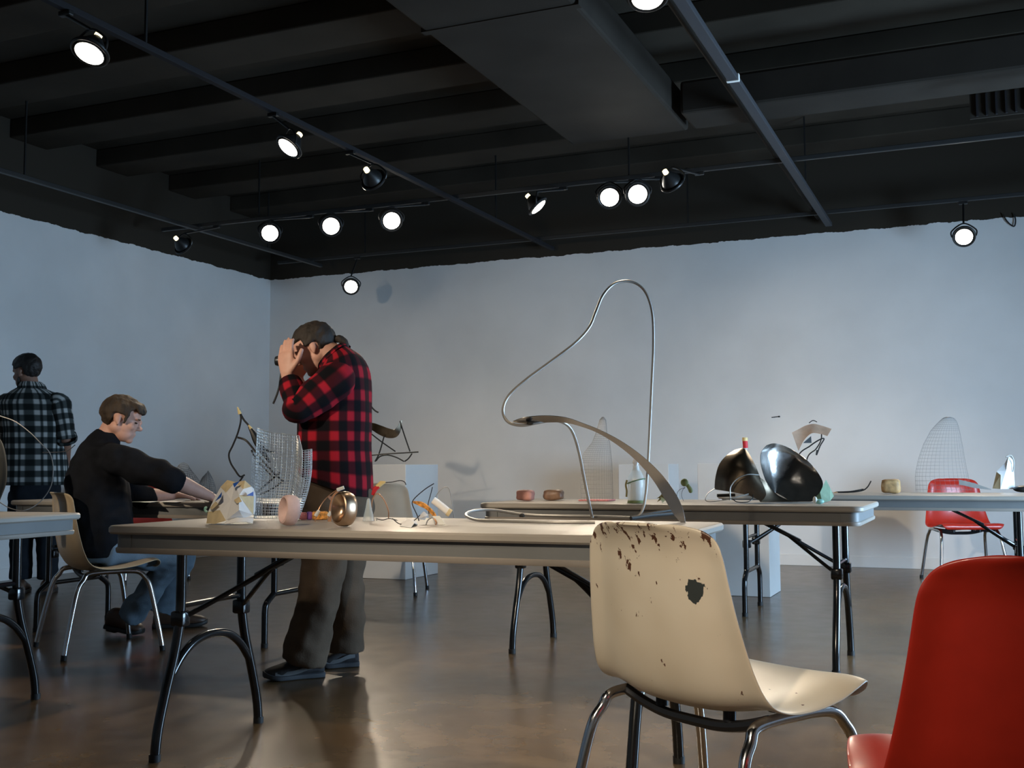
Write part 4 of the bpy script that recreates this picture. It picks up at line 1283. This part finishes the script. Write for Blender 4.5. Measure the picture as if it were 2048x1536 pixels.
W([(742, 1036, d), (745, 1048, d - .03), (754, 1046, d - .03), (752, 1036, d)], .0018, M['thin_wire'], 'wire', t)
W([(752, 1037, d), (765, 1040, d), (780, 1037, d), (800, 1043, d)], .0015, M['wire_black'], 'wire', t)
b0 = base(737, 1042); d = depth(b0)
cn = MB().lathe([(.020, .0), (.016, .02), (.010, .045), (.006, .07), (.003, .075)], b0 + V((0, 0, .0005)), None, 16)
tag(cn.build('clear_cone', M['clear'], origin=b0), 'small clear plastic cone standing left of the wooden hoop', 'cone')
# ---- paper and wire tangle -----------------------------------------------------
b0 = base(855, 1049); d = depth(b0)
t = thing('paper_wire_creature', 'tangle of black wires with an orange patterned arched strip and white paper ends', 'sculpture', b0)
MB().strip(spline([P(*q) for q in ((826, 1004, d), (838, 1007, d), (850, 1012, d), (862, 1022, d), (872, 1034, d))], 6), [.004 + .014 * min(1, k / 8) for k in range(25)], TOCAM * .6 + UP, .004).build('patterned_back', M['orange_pat'], t)
MB().strip([P(872, 1032, d), P(878, 1040, d), P(885, 1050, d)], .022, RIGHT, .006).build('white_foot', M['white_tip'], t)
MB().tube([P(866, 1000, d + .03), P(880, 1010, d + .03), P(899, 1026, d + .03)], .0115, 12).build('paper_roll', M['paper'], t)
MB().tube([P(895, 1023, d + .028), P(901, 1027, d + .028)], .0125, 12).build('roll_end', M['kraft'], t)
for pts in ([(837, 1038), (842, 1028), (848, 1022), (856, 1030), (850, 1040)], [(855, 1022), (866, 1024), (868, 1032), (858, 1036)]):
    MB().poly([P(x, y, d + .01 + .01 * k) for k, (x, y) in enumerate(pts)], TOCAM * .004).build('paper_scrap', M['paper'], t, smooth=False)
W([(868, 967, d), (852, 977, d), (836, 990, d), (826, 1001, d), (825, 1010, d), (834, 1030, d), (838, 1042, d)], .0017, M['wire_black'], 'wire', t)
W([(865, 974, d + .02), (861, 990, d + .02), (856, 1010, d + .01), (858, 1028, d)], .0015, M['wire_black'], 'wire', t)
W([(870, 995, d + .05), (880, 981, d + .05), (890, 974, d + .05), (898, 978, d + .05), (903, 1000, d + .05), (908, 1036, d + .05)], .0013, M['thin_wire'], 'wire', t)
W([(785, 1037, d + .02), (800, 1048, d), (820, 1046, d), (832, 1038, d), (840, 1030, d)], .0015, M['wire_black'], 'wire', t)
W([(852, 1050, d - .01), (856, 1040, d), (866, 1036, d), (871, 1050, d - .01)], .002, M['thin_wire'], 'wire', t)
W([(868, 1053, d - .02), (873, 1046, d - .01), (868, 1036, d)], .0025, M['copper'], 'wire', t)
b0 = base(818, 1054); d = depth(b0)
sc_ = MB()
pp = [base(800, 1053), base(812, 1046), base(832, 1044), base(835, 1050), base(822, 1056)]
g = [[pp[0], pp[0].lerp(pp[4], .5), pp[4]], [pp[1] + V((0, 0, .012)), pp[0].lerp(pp[2], .5) + V((0, 0, .018)), pp[4].lerp(pp[3], .5) + V((0, 0, .010))], [pp[2], pp[2].lerp(pp[3], .5) + V((0, 0, .008)), pp[3]]]
sc_.sheet(g, .002)
for v in sc_.v: v.z = max(v.z, TOP + .0005)
tag(sc_.build('paper_scrap', M['paper'], origin=b0), 'torn white paper scrap lying at the front of the paper and wire tangle', 'paper')
# ---- the big steel loop sculpture -----------------------------------------------
def loop_sculpture():
    d0 = 3.62
    b0 = base(1150, 1048)
    t = thing('steel_loop_sculpture', 'tall looping steel rod sculpture with a curved polished blade, standing on the nearest table', 'sculpture', b0)
    ringp = [(1190, 1052, 3.42), (1100, 1055, 3.44), (1010, 1050, 3.52), (955, 1042, 3.60), (932, 1031, 3.72), (944, 1022, 3.82), (985, 1020, 3.88), (1050, 1029, 3.90), (1120, 1036, 3.88), (1190, 1039, 3.82), (1262, 1043, 3.72)]
    pts = [P(*q) for q in ringp]
    for v in pts: v.z = max(v.z, TOP + .006)
    MB().wire(pts, .0050, 8, 8).build('base_ring', M['steel'], t)
    tall = [(1266, 1042, 3.72), (1284, 1022, 3.72), (1292, 985, 3.72), (1296, 930, 3.72), (1300, 850, 3.72), (1304, 760, 3.72), (1307, 690, 3.72), (1305, 630, 3.71), (1294, 590, 3.70), (1276, 569, 3.69), (1252, 562, 3.67), (1226, 569, 3.65), (1205, 592, 3.63), (1191, 625, 3.61), (1178, 655, 3.59), (1150, 686, 3.56), (1100, 724, 3.53), (1055, 757, 3.5), (1020, 788, 3.48), (1007, 812, 3.47), (1008, 832, 3.47), (1020, 846, 3.47), (1045, 851, 3.48), (1075, 846, 3.5), (1105, 841, 3.54), (1130, 847, 3.58), (1146, 866, 3.62), (1158, 905, 3.66), (1168, 955, 3.70), (1178, 1005, 3.74), (1184, 1034, 3.78)]
    tp = [P(*q) for q in tall]
    tp[-1].z = max(tp[-1].z, TOP + .007)
    MB().wire(tp, .0048, 8, 8).build('loop_rod', M['steel'], t)
    e_ = P(1184, 1034, 3.78)
    MB().ell(e_, (.006, .006, .006), None, 10, 8).build('weld_bead', M['steel'], t)
    for y0, y1, o in ((1044, 1020, .0), (1047, 1027, -.03)):
        a = P(1262, y0, 3.70 + o); b_ = P(1350, y1, 3.86 + o)
        a.z = max(a.z, TOP + .006)
        MB().tube([a, a.lerp(b_, .5) + V((0, 0, .002)), b_], .0065, 8).build('base_bar', M['iron'], t)
    bx = P(1044, 1033, 3.90)
    bx.z = max(bx.z, TOP + .008)
    MB().box(bx, (.018, .014, .014), None, .003).build('rubber_foot', M['rubber'], t)
    # blade
    c = [(1026, 843, 3.47, 2, 0), (1050, 841, 3.47, 16, .0), (1090, 838, 3.49, 17, .1), (1130, 840, 3.52, 13, .35), (1165, 850, 3.55, 9, .8), (1200, 864, 3.57, 9, 1.15), (1240, 887, 3.58, 13, 1.25), (1280, 918, 3.58, 18, 1.3), (1315, 955, 3.57, 24, 1.3), (1340, 992, 3.55, 28, 1.3), (1357, 1025, 3.53, 23, 1.3), (1370, 1052, 3.52, 4, 1.3)]
    sp = spline([tuple(P(x, y, dd)) + (w_, a) for x, y, dd, w_, a in c], 7)
    pts = [V(q[:3]) for q in sp]
    sides, ws = [], []
    for i, q in enumerate(sp):
        tg = (pts[min(i + 1, len(pts) - 1)] - pts[max(i - 1, 0)]).normalized()
        inpl = FWD.cross(tg).normalized()                # across the blade, in the picture's plane
        dep = FWD
        # first a shallow horizontal leaf seen edge-up, turning to face the lens
        k = min(1, q[4] / 1.3)
        ang = .45 + (1.1 - .45) * k
        sides.append(inpl * math.sin(ang) + dep * math.cos(ang))
        ws.append(max(.002, q[3] * .84 / FPX * 3.55 / math.sin(ang)))
    MB().strip(pts, ws, sides, .0016).build('blade', M['sheet_blade'], t)
    MB().ell(P(1060, 847, 3.475), (.012, .010, .005), None, 10, 8).build('weld_bead', M['iron'], t)
loop_sculpture()
# ================================================================ table behind the white chair
def rock(px, py, wpx, hpx, m, label, name='rock', cat='stone', seed=1, n=4.6):
    b0 = base(px, py); d = depth(b0); sc = d / FPX
    w_, h = wpx * sc / 2, hpx * sc / 2
    rings = []
    for i in range(15):
        a = max(-PI / 2 + .03, min(PI / 2 - .03, -PI / 2 + PI * i / 14))
        rg = []
        for j in range(24):
            q = 2 * PI * j / 24
            v = V((math.cos(a) * math.cos(q), math.cos(a) * math.sin(q), math.sin(a)))
            k = (abs(v.x) ** n + abs(v.y) ** n + abs(v.z) ** n) ** (-1 / n)
            k *= 1 + .10 * noise.noise(v * 1.6 + V((seed * 7.3, 0, 0)))
            rg.append(b0 + V((v.x * k * w_, v.y * k * w_ * .75, h * (1 + v.z * k))))
        rings.append(rg)
    mb = MB().loft(rings)
    zm = min(v.z for v in mb.v)
    for v in mb.v: v.z += TOP + .0005 - zm
    return tag(mb.build(name, m, origin=b0, angle=60), label, cat)
rock(1051, 1002, 34, 21, M['rock_pink'], 'rose pink stone block at the left end of the second table', seed=1)
rock(1107, 1001, 39, 21, M['rock_brown'], 'glossy brown stone block to the right of the rose pink one', seed=2)
# wire-screen figure
def screen_figure(px, py, d, prof, label, nu=40, nv=46, r=.0007, m='thin_wire', arms=True, lean=0.):
    b0 = base(px, py, d)
    t = thing('wire_mesh_figure', label, 'sculpture', b0)
    mb = MB()
    sc = d / FPX
    def pt(a, v):
        k = v * (len(prof) - 1); i = min(int(k), len(prof) - 2); f = k - i
        x0, x1, y = (prof[i][q] * (1 - f) + prof[i + 1][q] * f for q in range(3))
        cx, hw = (x0 + x1) / 2, (x1 - x0) / 2
        return P(cx + hw * math.cos(a), y, d + hw * sc * .8 * math.sin(a) + lean * v)
    for i in range(nu):
        a = 2 * PI * i / nu
        mb.tube([pt(a, j / 16) for j in range(17)], r, 4)
    for j in range(nv + 1):
        mb.tube([pt(2 * PI * i / 24, j / nv) for i in range(24)], r * 1.15, 4, closed=True)
    zm = min(v.z for v in mb.v)
    for v in mb.v:
        if zm < TOP + .001: v.z = max(v.z, TOP + .001)
    mb.build('wire_mesh', M[m], t)
    return t
dB = depth(base(1200, 1003)) + .1
t = screen_figure(1196, 1003, dB, [(1162, 1226, 1004), (1161, 1225, 960), (1162, 1224, 925), (1168, 1222, 905), (1184, 1220, 885), (1192, 1214, 865), (1196, 1213, 850), (1199, 1212, 840), (1204, 1208, 834)], 'hooded figure of wire screen standing behind the loop sculpture', 36, 40)
fr = MB()
fr.box(base(1194, 1003, dB) + V((0, 0, .004)), (.16, .12, .007), None, .002)
fr.build('base_plate', M['pink_wrap'], t)
# clear bottle stuffed with paper
b0 = base(1273, 1006); d = depth(b0); sc = d / FPX
t = thing('plastic_bottle', 'clear plastic bottle stuffed with white paper, right of the wire screen figure', 'bottle', b0)
MB().lathe([(.001, .0005), (.030, .001), (.036, .01), (.036, .10), (.033, .125), (.022, .15), (.014, .165), (.013, .18), (.001, .181)], b0, None, 24, 1.15, 1.15).build('bottle_body', M['clear'], t)
MB().lathe([(.002, .006), (.028, .008), (.030, .05), (.026, .11), (.003, .118)], b0, None, 9, 1, 1).build('paper_filling', M['paper'], t, smooth=False)
MB().lathe([(.016, .155), (.010, .18), (.017, .195), (.006, .225), (.001, .226)], b0, None, 7).build('paper_plume', M['paper'], t, smooth=False)
gb = MB()
gb.tube([b0 + V((.0425 * math.cos(q), .0425 * math.sin(q), .105 + .012 * math.cos(q))) for q in (2 * PI * k / 28 for k in range(28))], .003, 6, closed=True)
gb.build('green_band', M['green_shell'], t)
tw = MB()
tw.wire([b0 + V((-.043, -.01, .11)), b0 + V((-.048, -.015, .085)), b0 + V((-.042, -.02, .06)), b0 + V((-.044, -.02, .03))], .005, 6, 5)
tw.build('tan_twist', M['leaf_olive'], t)
gp = MB().lathe([(.044, .0005), (.043, .010), (.040, .014)], b0, None, 24)
gp.build('green_foot', M['leaf'], t)
# dried leaf and leaf flower
b0 = base(1328, 1006); d = depth(b0)
star = [(1314, 1004), (1319, 996), (1313, 997), (1321, 991), (1325, 984), (1330, 991), (1337, 995), (1333, 999), (1340, 1005), (1330, 1001), (1325, 1007), (1322, 1000)]
mb = MB().poly([P(x, y, d + .01 * math.sin(k)) for k, (x, y) in enumerate(star)], TOCAM * .003)
for v in mb.v: v.z = max(v.z, TOP + .0005)
tag(mb.build('dried_leaf', M['leaf_olive'], origin=b0, smooth=False), 'olive star-shaped dried leaf propped up behind the polished blade', 'leaf')
b0 = base(1366, 1002); d = depth(b0)
t = thing('leaf_flower', 'green leaf flower on bent wires at the right of the dried leaf', 'sculpture', b0)
W([(1356, 1000, d), (1354, 988, d), (1360, 979, d), (1370, 975, d)], .0012, M['wire_black'], 'wire', t)
W([(1367, 1002, d), (1363, 990, d), (1366, 979, d), (1371, 975, d)], .0012, M['wire_black'], 'wire', t)
hd = MB()
hd.ell(P(1369, 965, d), (.020, .016, .020), None, 14, 10)
hd.build('leaf_head', M['leaf'], t)
MB().tube(spline([P(1374, 969, d), P(1380, 978, d), P(1382, 986, d)], 5), [.008, .0095, .010, .010, .0105, .011, .011, .011, .010, .008, .003], 10).build('leaf_tail', M['leaf'], t)
# big curved metal sheets
def metal_sheets():
    b0 = base(1540, 1004); d = depth(b0)
    t = thing('metal_sheet_sculpture', 'two large curved dark metal sheets opening like wings, with wire loops, on the second table', 'sculpture', b0)
    def surf(cols, name, m, th=.002, n=10):
        rows = []
        cs = [spline(c, n) for c in cols]
        k = min(len(c) for c in cs)
        for i in range(k):
            row = [P(*c[i]) for c in cs]
            rows.append([V(q) for q in spline(row, 5)])
        mb = MB().sheet(rows, th)
        for v in mb.v: v.z = max(v.z, TOP + .001)
        return mb.build(name, m, t, angle=80)
    # right sheet: a leaf-shaped cone lit along its fold
    surf([[(1546, 985, d + .02), (1532, 962, d + .02), (1522, 930, d + .03), (1522, 906, d + .04), (1533, 891, d + .04)],
          [(1548, 985, d + .05), (1545, 955, d + .09), (1544, 925, d + .11), (1546, 902, d + .11), (1552, 887, d + .10)],
          [(1552, 986, d + .06), (1568, 958, d + .11), (1580, 932, d + .13), (1586, 912, d + .14), (1586, 900, d + .13)],
          [(1560, 990, d + .05), (1585, 972, d + .08), (1604, 955, d + .09), (1618, 940, d + .10), (1622, 928, d + .10)],
          [(1572, 997, d + .02), (1596, 990, d + .03), (1620, 980, d + .04), (1638, 970, d + .05), (1645, 962, d + .06)],
          [(1580, 1004, d + .0), (1600, 1006, d - .01), (1620, 1004, d - .01), (1634, 996, d + .0), (1642, 984, d + .02)]], 'metal_sheet', M['sheet_steel'])
    # left sheet: brown outer face
    surf([[(1429, 979, d + .05), (1431, 955, d + .05), (1438, 930, d + .06), (1452, 912, d + .07), (1470, 900, d + .09)],
          [(1450, 982, d - .01), (1455, 955, d - .01), (1463, 930, d + .0), (1472, 910, d + .03), (1482, 897, d + .07)],
          [(1474, 986, d - .04), (1480, 960, d - .04), (1484, 935, d - .03), (1487, 913, d + .01), (1488, 897, d + .06)],
          [(1500, 992, d - .05), (1504, 970, d - .05), (1502, 945, d - .04), (1497, 920, d - .0), (1491, 899, d + .06)],
          [(1522, 1003, d - .05), (1532, 988, d - .05), (1522, 960, d - .03), (1510, 930, d + .01), (1496, 904, d + .06)]], 'metal_sheet', M['sheet_brown'])
    # lower tongue running under the right sheet
    surf([[(1520, 1004, d - .05), (1516, 990, d - .05), (1522, 970, d - .04), (1520, 955, d - .03)],
          [(1545, 1005, d - .04), (1542, 992, d - .03), (1540, 980, d - .02), (1534, 966, d - .02)],
          [(1602, 1007, d - .02), (1580, 1001, d - .0), (1558, 992, d + .01), (1542, 978, d + .01)]], 'tongue', M['sheet_brown'])
    W([(1461, 1000, d - .08), (1460, 985, d - .08), (1462, 972, d - .08), (1475, 957, d - .08), (1495, 949, d - .08), (1518, 950, d - .06)], .0028, M['steel'], 'wire_loop', t)
    W([(1430, 978, d - .02), (1418, 985, d - .04), (1411, 996, d - .08), (1416, 1003, d - .10), (1445, 1001, d - .10), (1470, 995, d - .10), (1497, 988, d - .06)], .0024, M['steel'], 'wire_loop', t)
    W([(1465, 998, d - .09), (1475, 1004, d - .11), (1495, 1004, d - .11), (1505, 997, d - .09), (1506, 990, d - .06)], .0022, M['iron'], 'wire_loop', t)
    MB().tube([P(1434, 991, d + .02), P(1470, 990, d + .02)], .008, 8).build('dark_rod', M['iron'], t)
metal_sheets()
# green cone shell with a wooden toggle
b0 = base(1642, 1009); d = depth(b0)
t = thing('green_paper_cone', 'folded green paper cone with a turquoise foot at the right of the metal sheets', 'sculpture', b0)
R_ = Matrix((RIGHT, NEARD, V((0, 0, 1)))).transposed()
mb = MB()
cp = [P(x, y, d + o) for x, y, o in ((1625, 1000, 0), (1640, 985, -.02), (1652, 959, .02), (1660, 975, .02), (1668, 992, .04), (1660, 1002, .0), (1645, 1006, -.02))]
mb.add(cp + [P(1650, 990, d + .08)], [(0, 1, 6), (1, 5, 6), (1, 2, 3), (1, 3, 5), (3, 4, 5), (0, 7, 1), (1, 7, 2), (2, 7, 3), (3, 7, 4), (4, 7, 5), (5, 7, 6), (6, 7, 0)])
for v in mb.v: v.z = max(v.z, TOP + .001)
mb.build('cone_body', M['green_shell'], t, smooth=False)
ft = MB().ell(P(1638, 1003, d - .025), (.024, .018, .012), R_, 14, 8)
for v in ft.v: v.z = max(v.z, TOP + .001)
ft.build('turquoise_foot', M['teal'], t)
MB().ell(P(1630, 1000, d - .03), (.010, .012, .016), R_, 12, 8).build('white_end', M['white_tip'], t)
# figurine behind the left sheet, on the far table
d = 7.0
b0 = base(1495, 996, d)
t = thing('bottle', 'small bottle top with red and gold cap showing above the brown metal sheet', 'bottle', b0)
a = P(1491, 903, d); zc = a.z
MB().lathe([(.03, 0), (.032, .06), (.030, .14), (.014, .19), (.012, zc - TOP), (.012, zc - TOP + .02), (.001, zc - TOP + .022)], b0 + V((a.x - b0.x, a.y - b0.y, .0005)), None, 18).build('bottle_body', M['clear'], t)
MB().tube([P(1491, 896, d), P(1490, 882, d)], .016, 14).build('red_collar', M['red_cloth'], t)
MB().tube([P(1490, 882, d), P(1490, 875, d)], [.018, .017], 12).build('gold_cap', M['yellow'], t)
# ================================================================ far right table
dC = 7.0
b0 = base(1700, 988, dC)
t = thing('bent_wire_piece', 'bent dark wires lying with one end curling up, left end of the far right table', 'sculpture', b0)
W([(1672, 984, dC), (1700, 983, dC), (1718, 980, dC), (1726, 978, dC + .02), (1722, 981, dC + .04)], .004, M['iron'], 'wire', t)
W([(1674, 985, dC), (1705, 984, dC), (1725, 981, dC), (1735, 974, dC), (1742, 962, dC)], .004, M['iron'], 'wire', t)
MB().ell(P(1672, 987, dC), (.014, .012, .012), None, 10, 8).build('wooden_knob', M['wood'], t)
rock(1782, 987, 36, 27, M['rock_gold'], 'ochre and brown stone block on the far right table', seed=5, n=6)
# copper sheet on wires
dd = 7.1
b0 = base(1612, 990, dd)
t = thing('copper_sheet_sculpture', 'bent copper sheet raised on thin dark wires behind the metal sheets', 'sculpture', b0)
g = []
for x0, y0, x1, y1, o in ((1584, 865, 1597, 902, 0), (1598, 858, 1606, 884, .02), (1612, 851, 1616, 872, .03), (1628, 848, 1626, 866, .03), (1645, 852, 1642, 868, .02), (1663, 858, 1655, 872, 0)):
    g.append([P(x0 + (x1 - x0) * k / 4, y0 + (y1 - y0) * k / 4, dd + o - .06 * (k / 4)) for k in range(5)])
gg = [list(r) for r in zip(*[[V(q) for q in spline([g[i][k] for i in range(6)], 5)] for k in range(5)])]
MB().sheet(gg, .002).build('copper_sheet', M['copper_sheet'], t)
MB().poly([P(1606, 886, dd + .03), P(1622, 872, dd + .05), P(1623, 886, dd + .06)], TOCAM * .002).build('dark_fin', M['iron'], t, smooth=False)
W([(1585, 984, dd), (1595, 915, dd), (1620, 892, dd), (1640, 879, dd), (1648, 878, dd), (1640, 892, dd), (1633, 910, dd), (1634, 900, dd)], .0045, M['iron'], 'wire', t)
W([(1610, 984, dd + .03), (1614, 918, dd + .03), (1632, 898, dd + .03), (1642, 880, dd + .03), (1643, 862, dd)], .004, M['iron'], 'wire', t)
W([(1618, 846, dd), (1626, 841, dd), (1634, 844, dd)], .003, M['iron'], 'wire', t)
# large mesh figure and neighbours
screen_figure(1888, 987, 7.15, [(1832, 1945, 988), (1830, 1936, 950), (1836, 1930, 920), (1846, 1925, 890), (1862, 1919, 860), (1878, 1914, 843), (1886, 1908, 836), (1893, 1900, 834)], 'pale bell-shaped wire mesh figure on the far right table', 34, 30, .0007, 'thin_wire')
b0 = base(1950, 980, 6.84)
t = thing('steel_spike', 'flat grey metal strip lying across the far right table before the red chair', 'sculpture', b0)
MB().strip([P(1918, 964, 6.86), P(1948, 971, 6.84), P(1982, 979, 6.82)], [.03, .03, .006], UP, .003).build('strip', M['steel'], t)
b0 = base(2012, 985, 7.0)
t = thing('folded_paper_sculpture', 'upright folded white and tan paper sculpture at the right edge on the far table', 'sculpture', b0)
mb = MB()
pp = [P(x, y, 7.0 + o) for x, y, o in ((1986, 976, 0), (1994, 942, 0), (2010, 926, .02), (2017, 912, .03), (2026, 920, .03), (2028, 944, .02), (2030, 978, .0), (2001, 978, -.04), (2012, 942, -.03), (2012, 975, .14), (2016, 925, .08))]
mb.add(pp, [(0, 1, 7), (1, 8, 7), (1, 2, 8), (2, 3, 8), (3, 4, 8), (4, 5, 8), (5, 6, 8), (6, 7, 8), (0, 9, 1), (1, 9, 2), (2, 9, 10), (2, 10, 3), (3, 10, 4), (4, 10, 5), (5, 10, 9), (5, 9, 6), (6, 9, 7), (7, 9, 0)])
mb.build('paper_body', M['paper'], t, smooth=False)
MB().poly([P(1985, 977, 6.985), P(1993, 944, 6.985), P(2001, 950, 6.95), P(2000, 978, 6.95)], TOCAM * .003).build('kraft_patch', M['kraft'], t, smooth=False)
W([(2012, 914, 7.0), (2022, 911, 7.0), (2028, 925, 7.0), (2026, 944, 7.0)], .004, M['steel'], 'wire', t)
g0 = base(2040, 984, 6.95)
mb = MB().ell(g0 + V((.02, 0, .02)), (.06, .045, .022), None, 16, 10)
tag(mb.build('dark_lump', M['iron'], origin=g0), 'low dark lump at the right edge beside the folded paper', 'sculpture')
# ================================================================ plinth piece
def bird():
    topz = .936
    d = depth(PZ(790, 1150, 0)) + .15
    b0 = P(790, 922, d); b0.z = topz
    t = thing('iron_bird_sculpture', 'black bird-like iron sculpture standing on the left plinth', 'sculpture', b0)
    c = [(728, 851, 12), (745, 853, 15), (760, 860, 19), (775, 866, 20), (788, 867, 17), (796, 860, 11), (801, 848, 5), (803, 840, 1)]
    sp = spline([tuple(P(x, y, d)) + (w_,) for x, y, w_ in c], 6)
    sides = []
    pts = [V(q[:3]) for q in sp]
    for i in range(len(pts)):
        tg = (pts[min(i + 1, len(pts) - 1)] - pts[max(i - 1, 0)]).normalized()
        sides.append(FWD.cross(tg) + FWD * .5)
    MB().strip(pts, [max(.003, q[3] / FPX * d * 1.1) for q in sp], sides, .003).build('blade', M['sheet_brown'], t)
    for pts in ([(768, 873, d), (762, 895, d), (757, 910, d + .03), (750, 923, d + .05)],
                [(743, 868, d), (765, 885, d), (791, 903, d)],
                [(800, 842, d), (808, 868, d), (820, 903, d)],
                [(740, 911, d), (770, 908, d), (805, 906, d), (837, 904, d)],
                [(752, 922, d - .05), (760, 913, d - .05), (775, 910, d - .05), (793, 915, d - .05), (808, 923, d - .05)],
                [(824, 907, d), (817, 917, d), (809, 923, d)]):
        q = [P(*x) for x in pts]
        for v in q: v.z = max(v.z, topz + .006)
        MB().wire(q, .006, 7, 5).build('rod', M['iron'], t)
    W([(739, 805, d), (744, 815, d), (751, 822, d), (757, 825, d)], .007, M['iron'], 'beak', t)
bird()
# ================================================================ left tables
d = 5.95
b0 = base(330, 997, d)
for k, (x0, x1, y, lab) in enumerate(((262, 300, 1000, 'white paper sheet lying left on the seated man\'s table'), (318, 352, 999, 'white paper sheet lying beside the seated man\'s sleeve'), (408, 428, 1001, 'small white paper piece by the seated man\'s hand'))):
    a, b_ = base(x0, y, 5.80), base(x1, y, 5.72)
    mb = MB().sheet([[a, b_], [a + NEARD * .16 + V((0, 0, .0)), b_ + NEARD * .16]], .002)
    for v in mb.v: v.z += .0022
    tag(mb.build('paper_sheet', M['paper'], origin=a, smooth=False), lab, 'paper')
def lump(px, py, w_, h, d, label, seed):
    b0 = base(px, py, d); sc = d / FPX
    t = thing('wire_mesh_lump', label, 'sculpture', b0)
    mb = MB()
    def pt(a, v):
        rr = (1 - .75 * v ** 1.6) * (1 + .18 * math.sin(a * 2 + seed) + .1 * math.sin(3 * a + v * 4))
        return b0 + RIGHT * (w_ * sc / 2 * rr * math.cos(a)) + NEARD * (w_ * sc * .35 * rr * math.sin(a)) + V((0, 0, .002 + h * sc * (v ** .8) * (1 - .12 * math.cos(a + seed))))
    for i in range(26):
        mb.tube([pt(2 * PI * i / 26, j / 8) for j in range(9)], .0011, 4)
    for j in range(15):
        mb.tube([pt(2 * PI * i / 20, j / 14) for i in range(20)], .0011, 4, closed=True)
    mb.build('wire_mesh', M['thin_wire'], t)
lump(368, 991, 66, 64, 6.38, 'grey wire mesh lump behind the seated man\'s forearm', 1)
lump(411, 991, 40, 48, 6.5, 'smaller wire mesh lump right of the first one', 3)
# bottom-left pieces on the table at the left edge
d = 4.35
b0 = base(40, 1022)
t = thing('wire_loop_sculpture', 'thin steel wire loop curving over the table at the left edge', 'sculpture', b0)
dl = depth(b0)
q = [P(*x) for x in ((-30, 822, dl), (0, 832, dl), (30, 843, dl), (60, 865, dl), (85, 890, dl), (99, 905, dl + .02), (106, 930, dl + .03), (104, 965, dl + .03), (92, 990, dl + .03), (72, 1010, dl), (48, 1021, dl - .03), (25, 1018, dl - .02), (5, 1008, dl), (-25, 985, dl + .05))]
MB().wire(q, .0021, 7, 7).build('wire', M['thin_wire'], t)
W([(85, 905, dl), (130, 903, dl + .2), (150, 890, dl + .3)], .002, M['iron'], 'wire', t)
b1 = base(-12, 1016)
MBk = MB()
dk = depth(b1) + .05
MBk.tube(spline([P(-20, 1012, dk), P(-12, 985, dk), P(-6, 960, dk), (P(-6, 925, dk)), P(-10, 895, dk), P(-16, 880, dk)], 6), [.03 + .012 * math.sin(PI * k / 30) for k in range(31)], 12)
for v in MBk.v: v.z = max(v.z, TOP + .001)
tag(MBk.build('plaster_form', M['grey_form'], origin=b1), 'grey-brown upright form cut off by the left edge', 'sculpture')
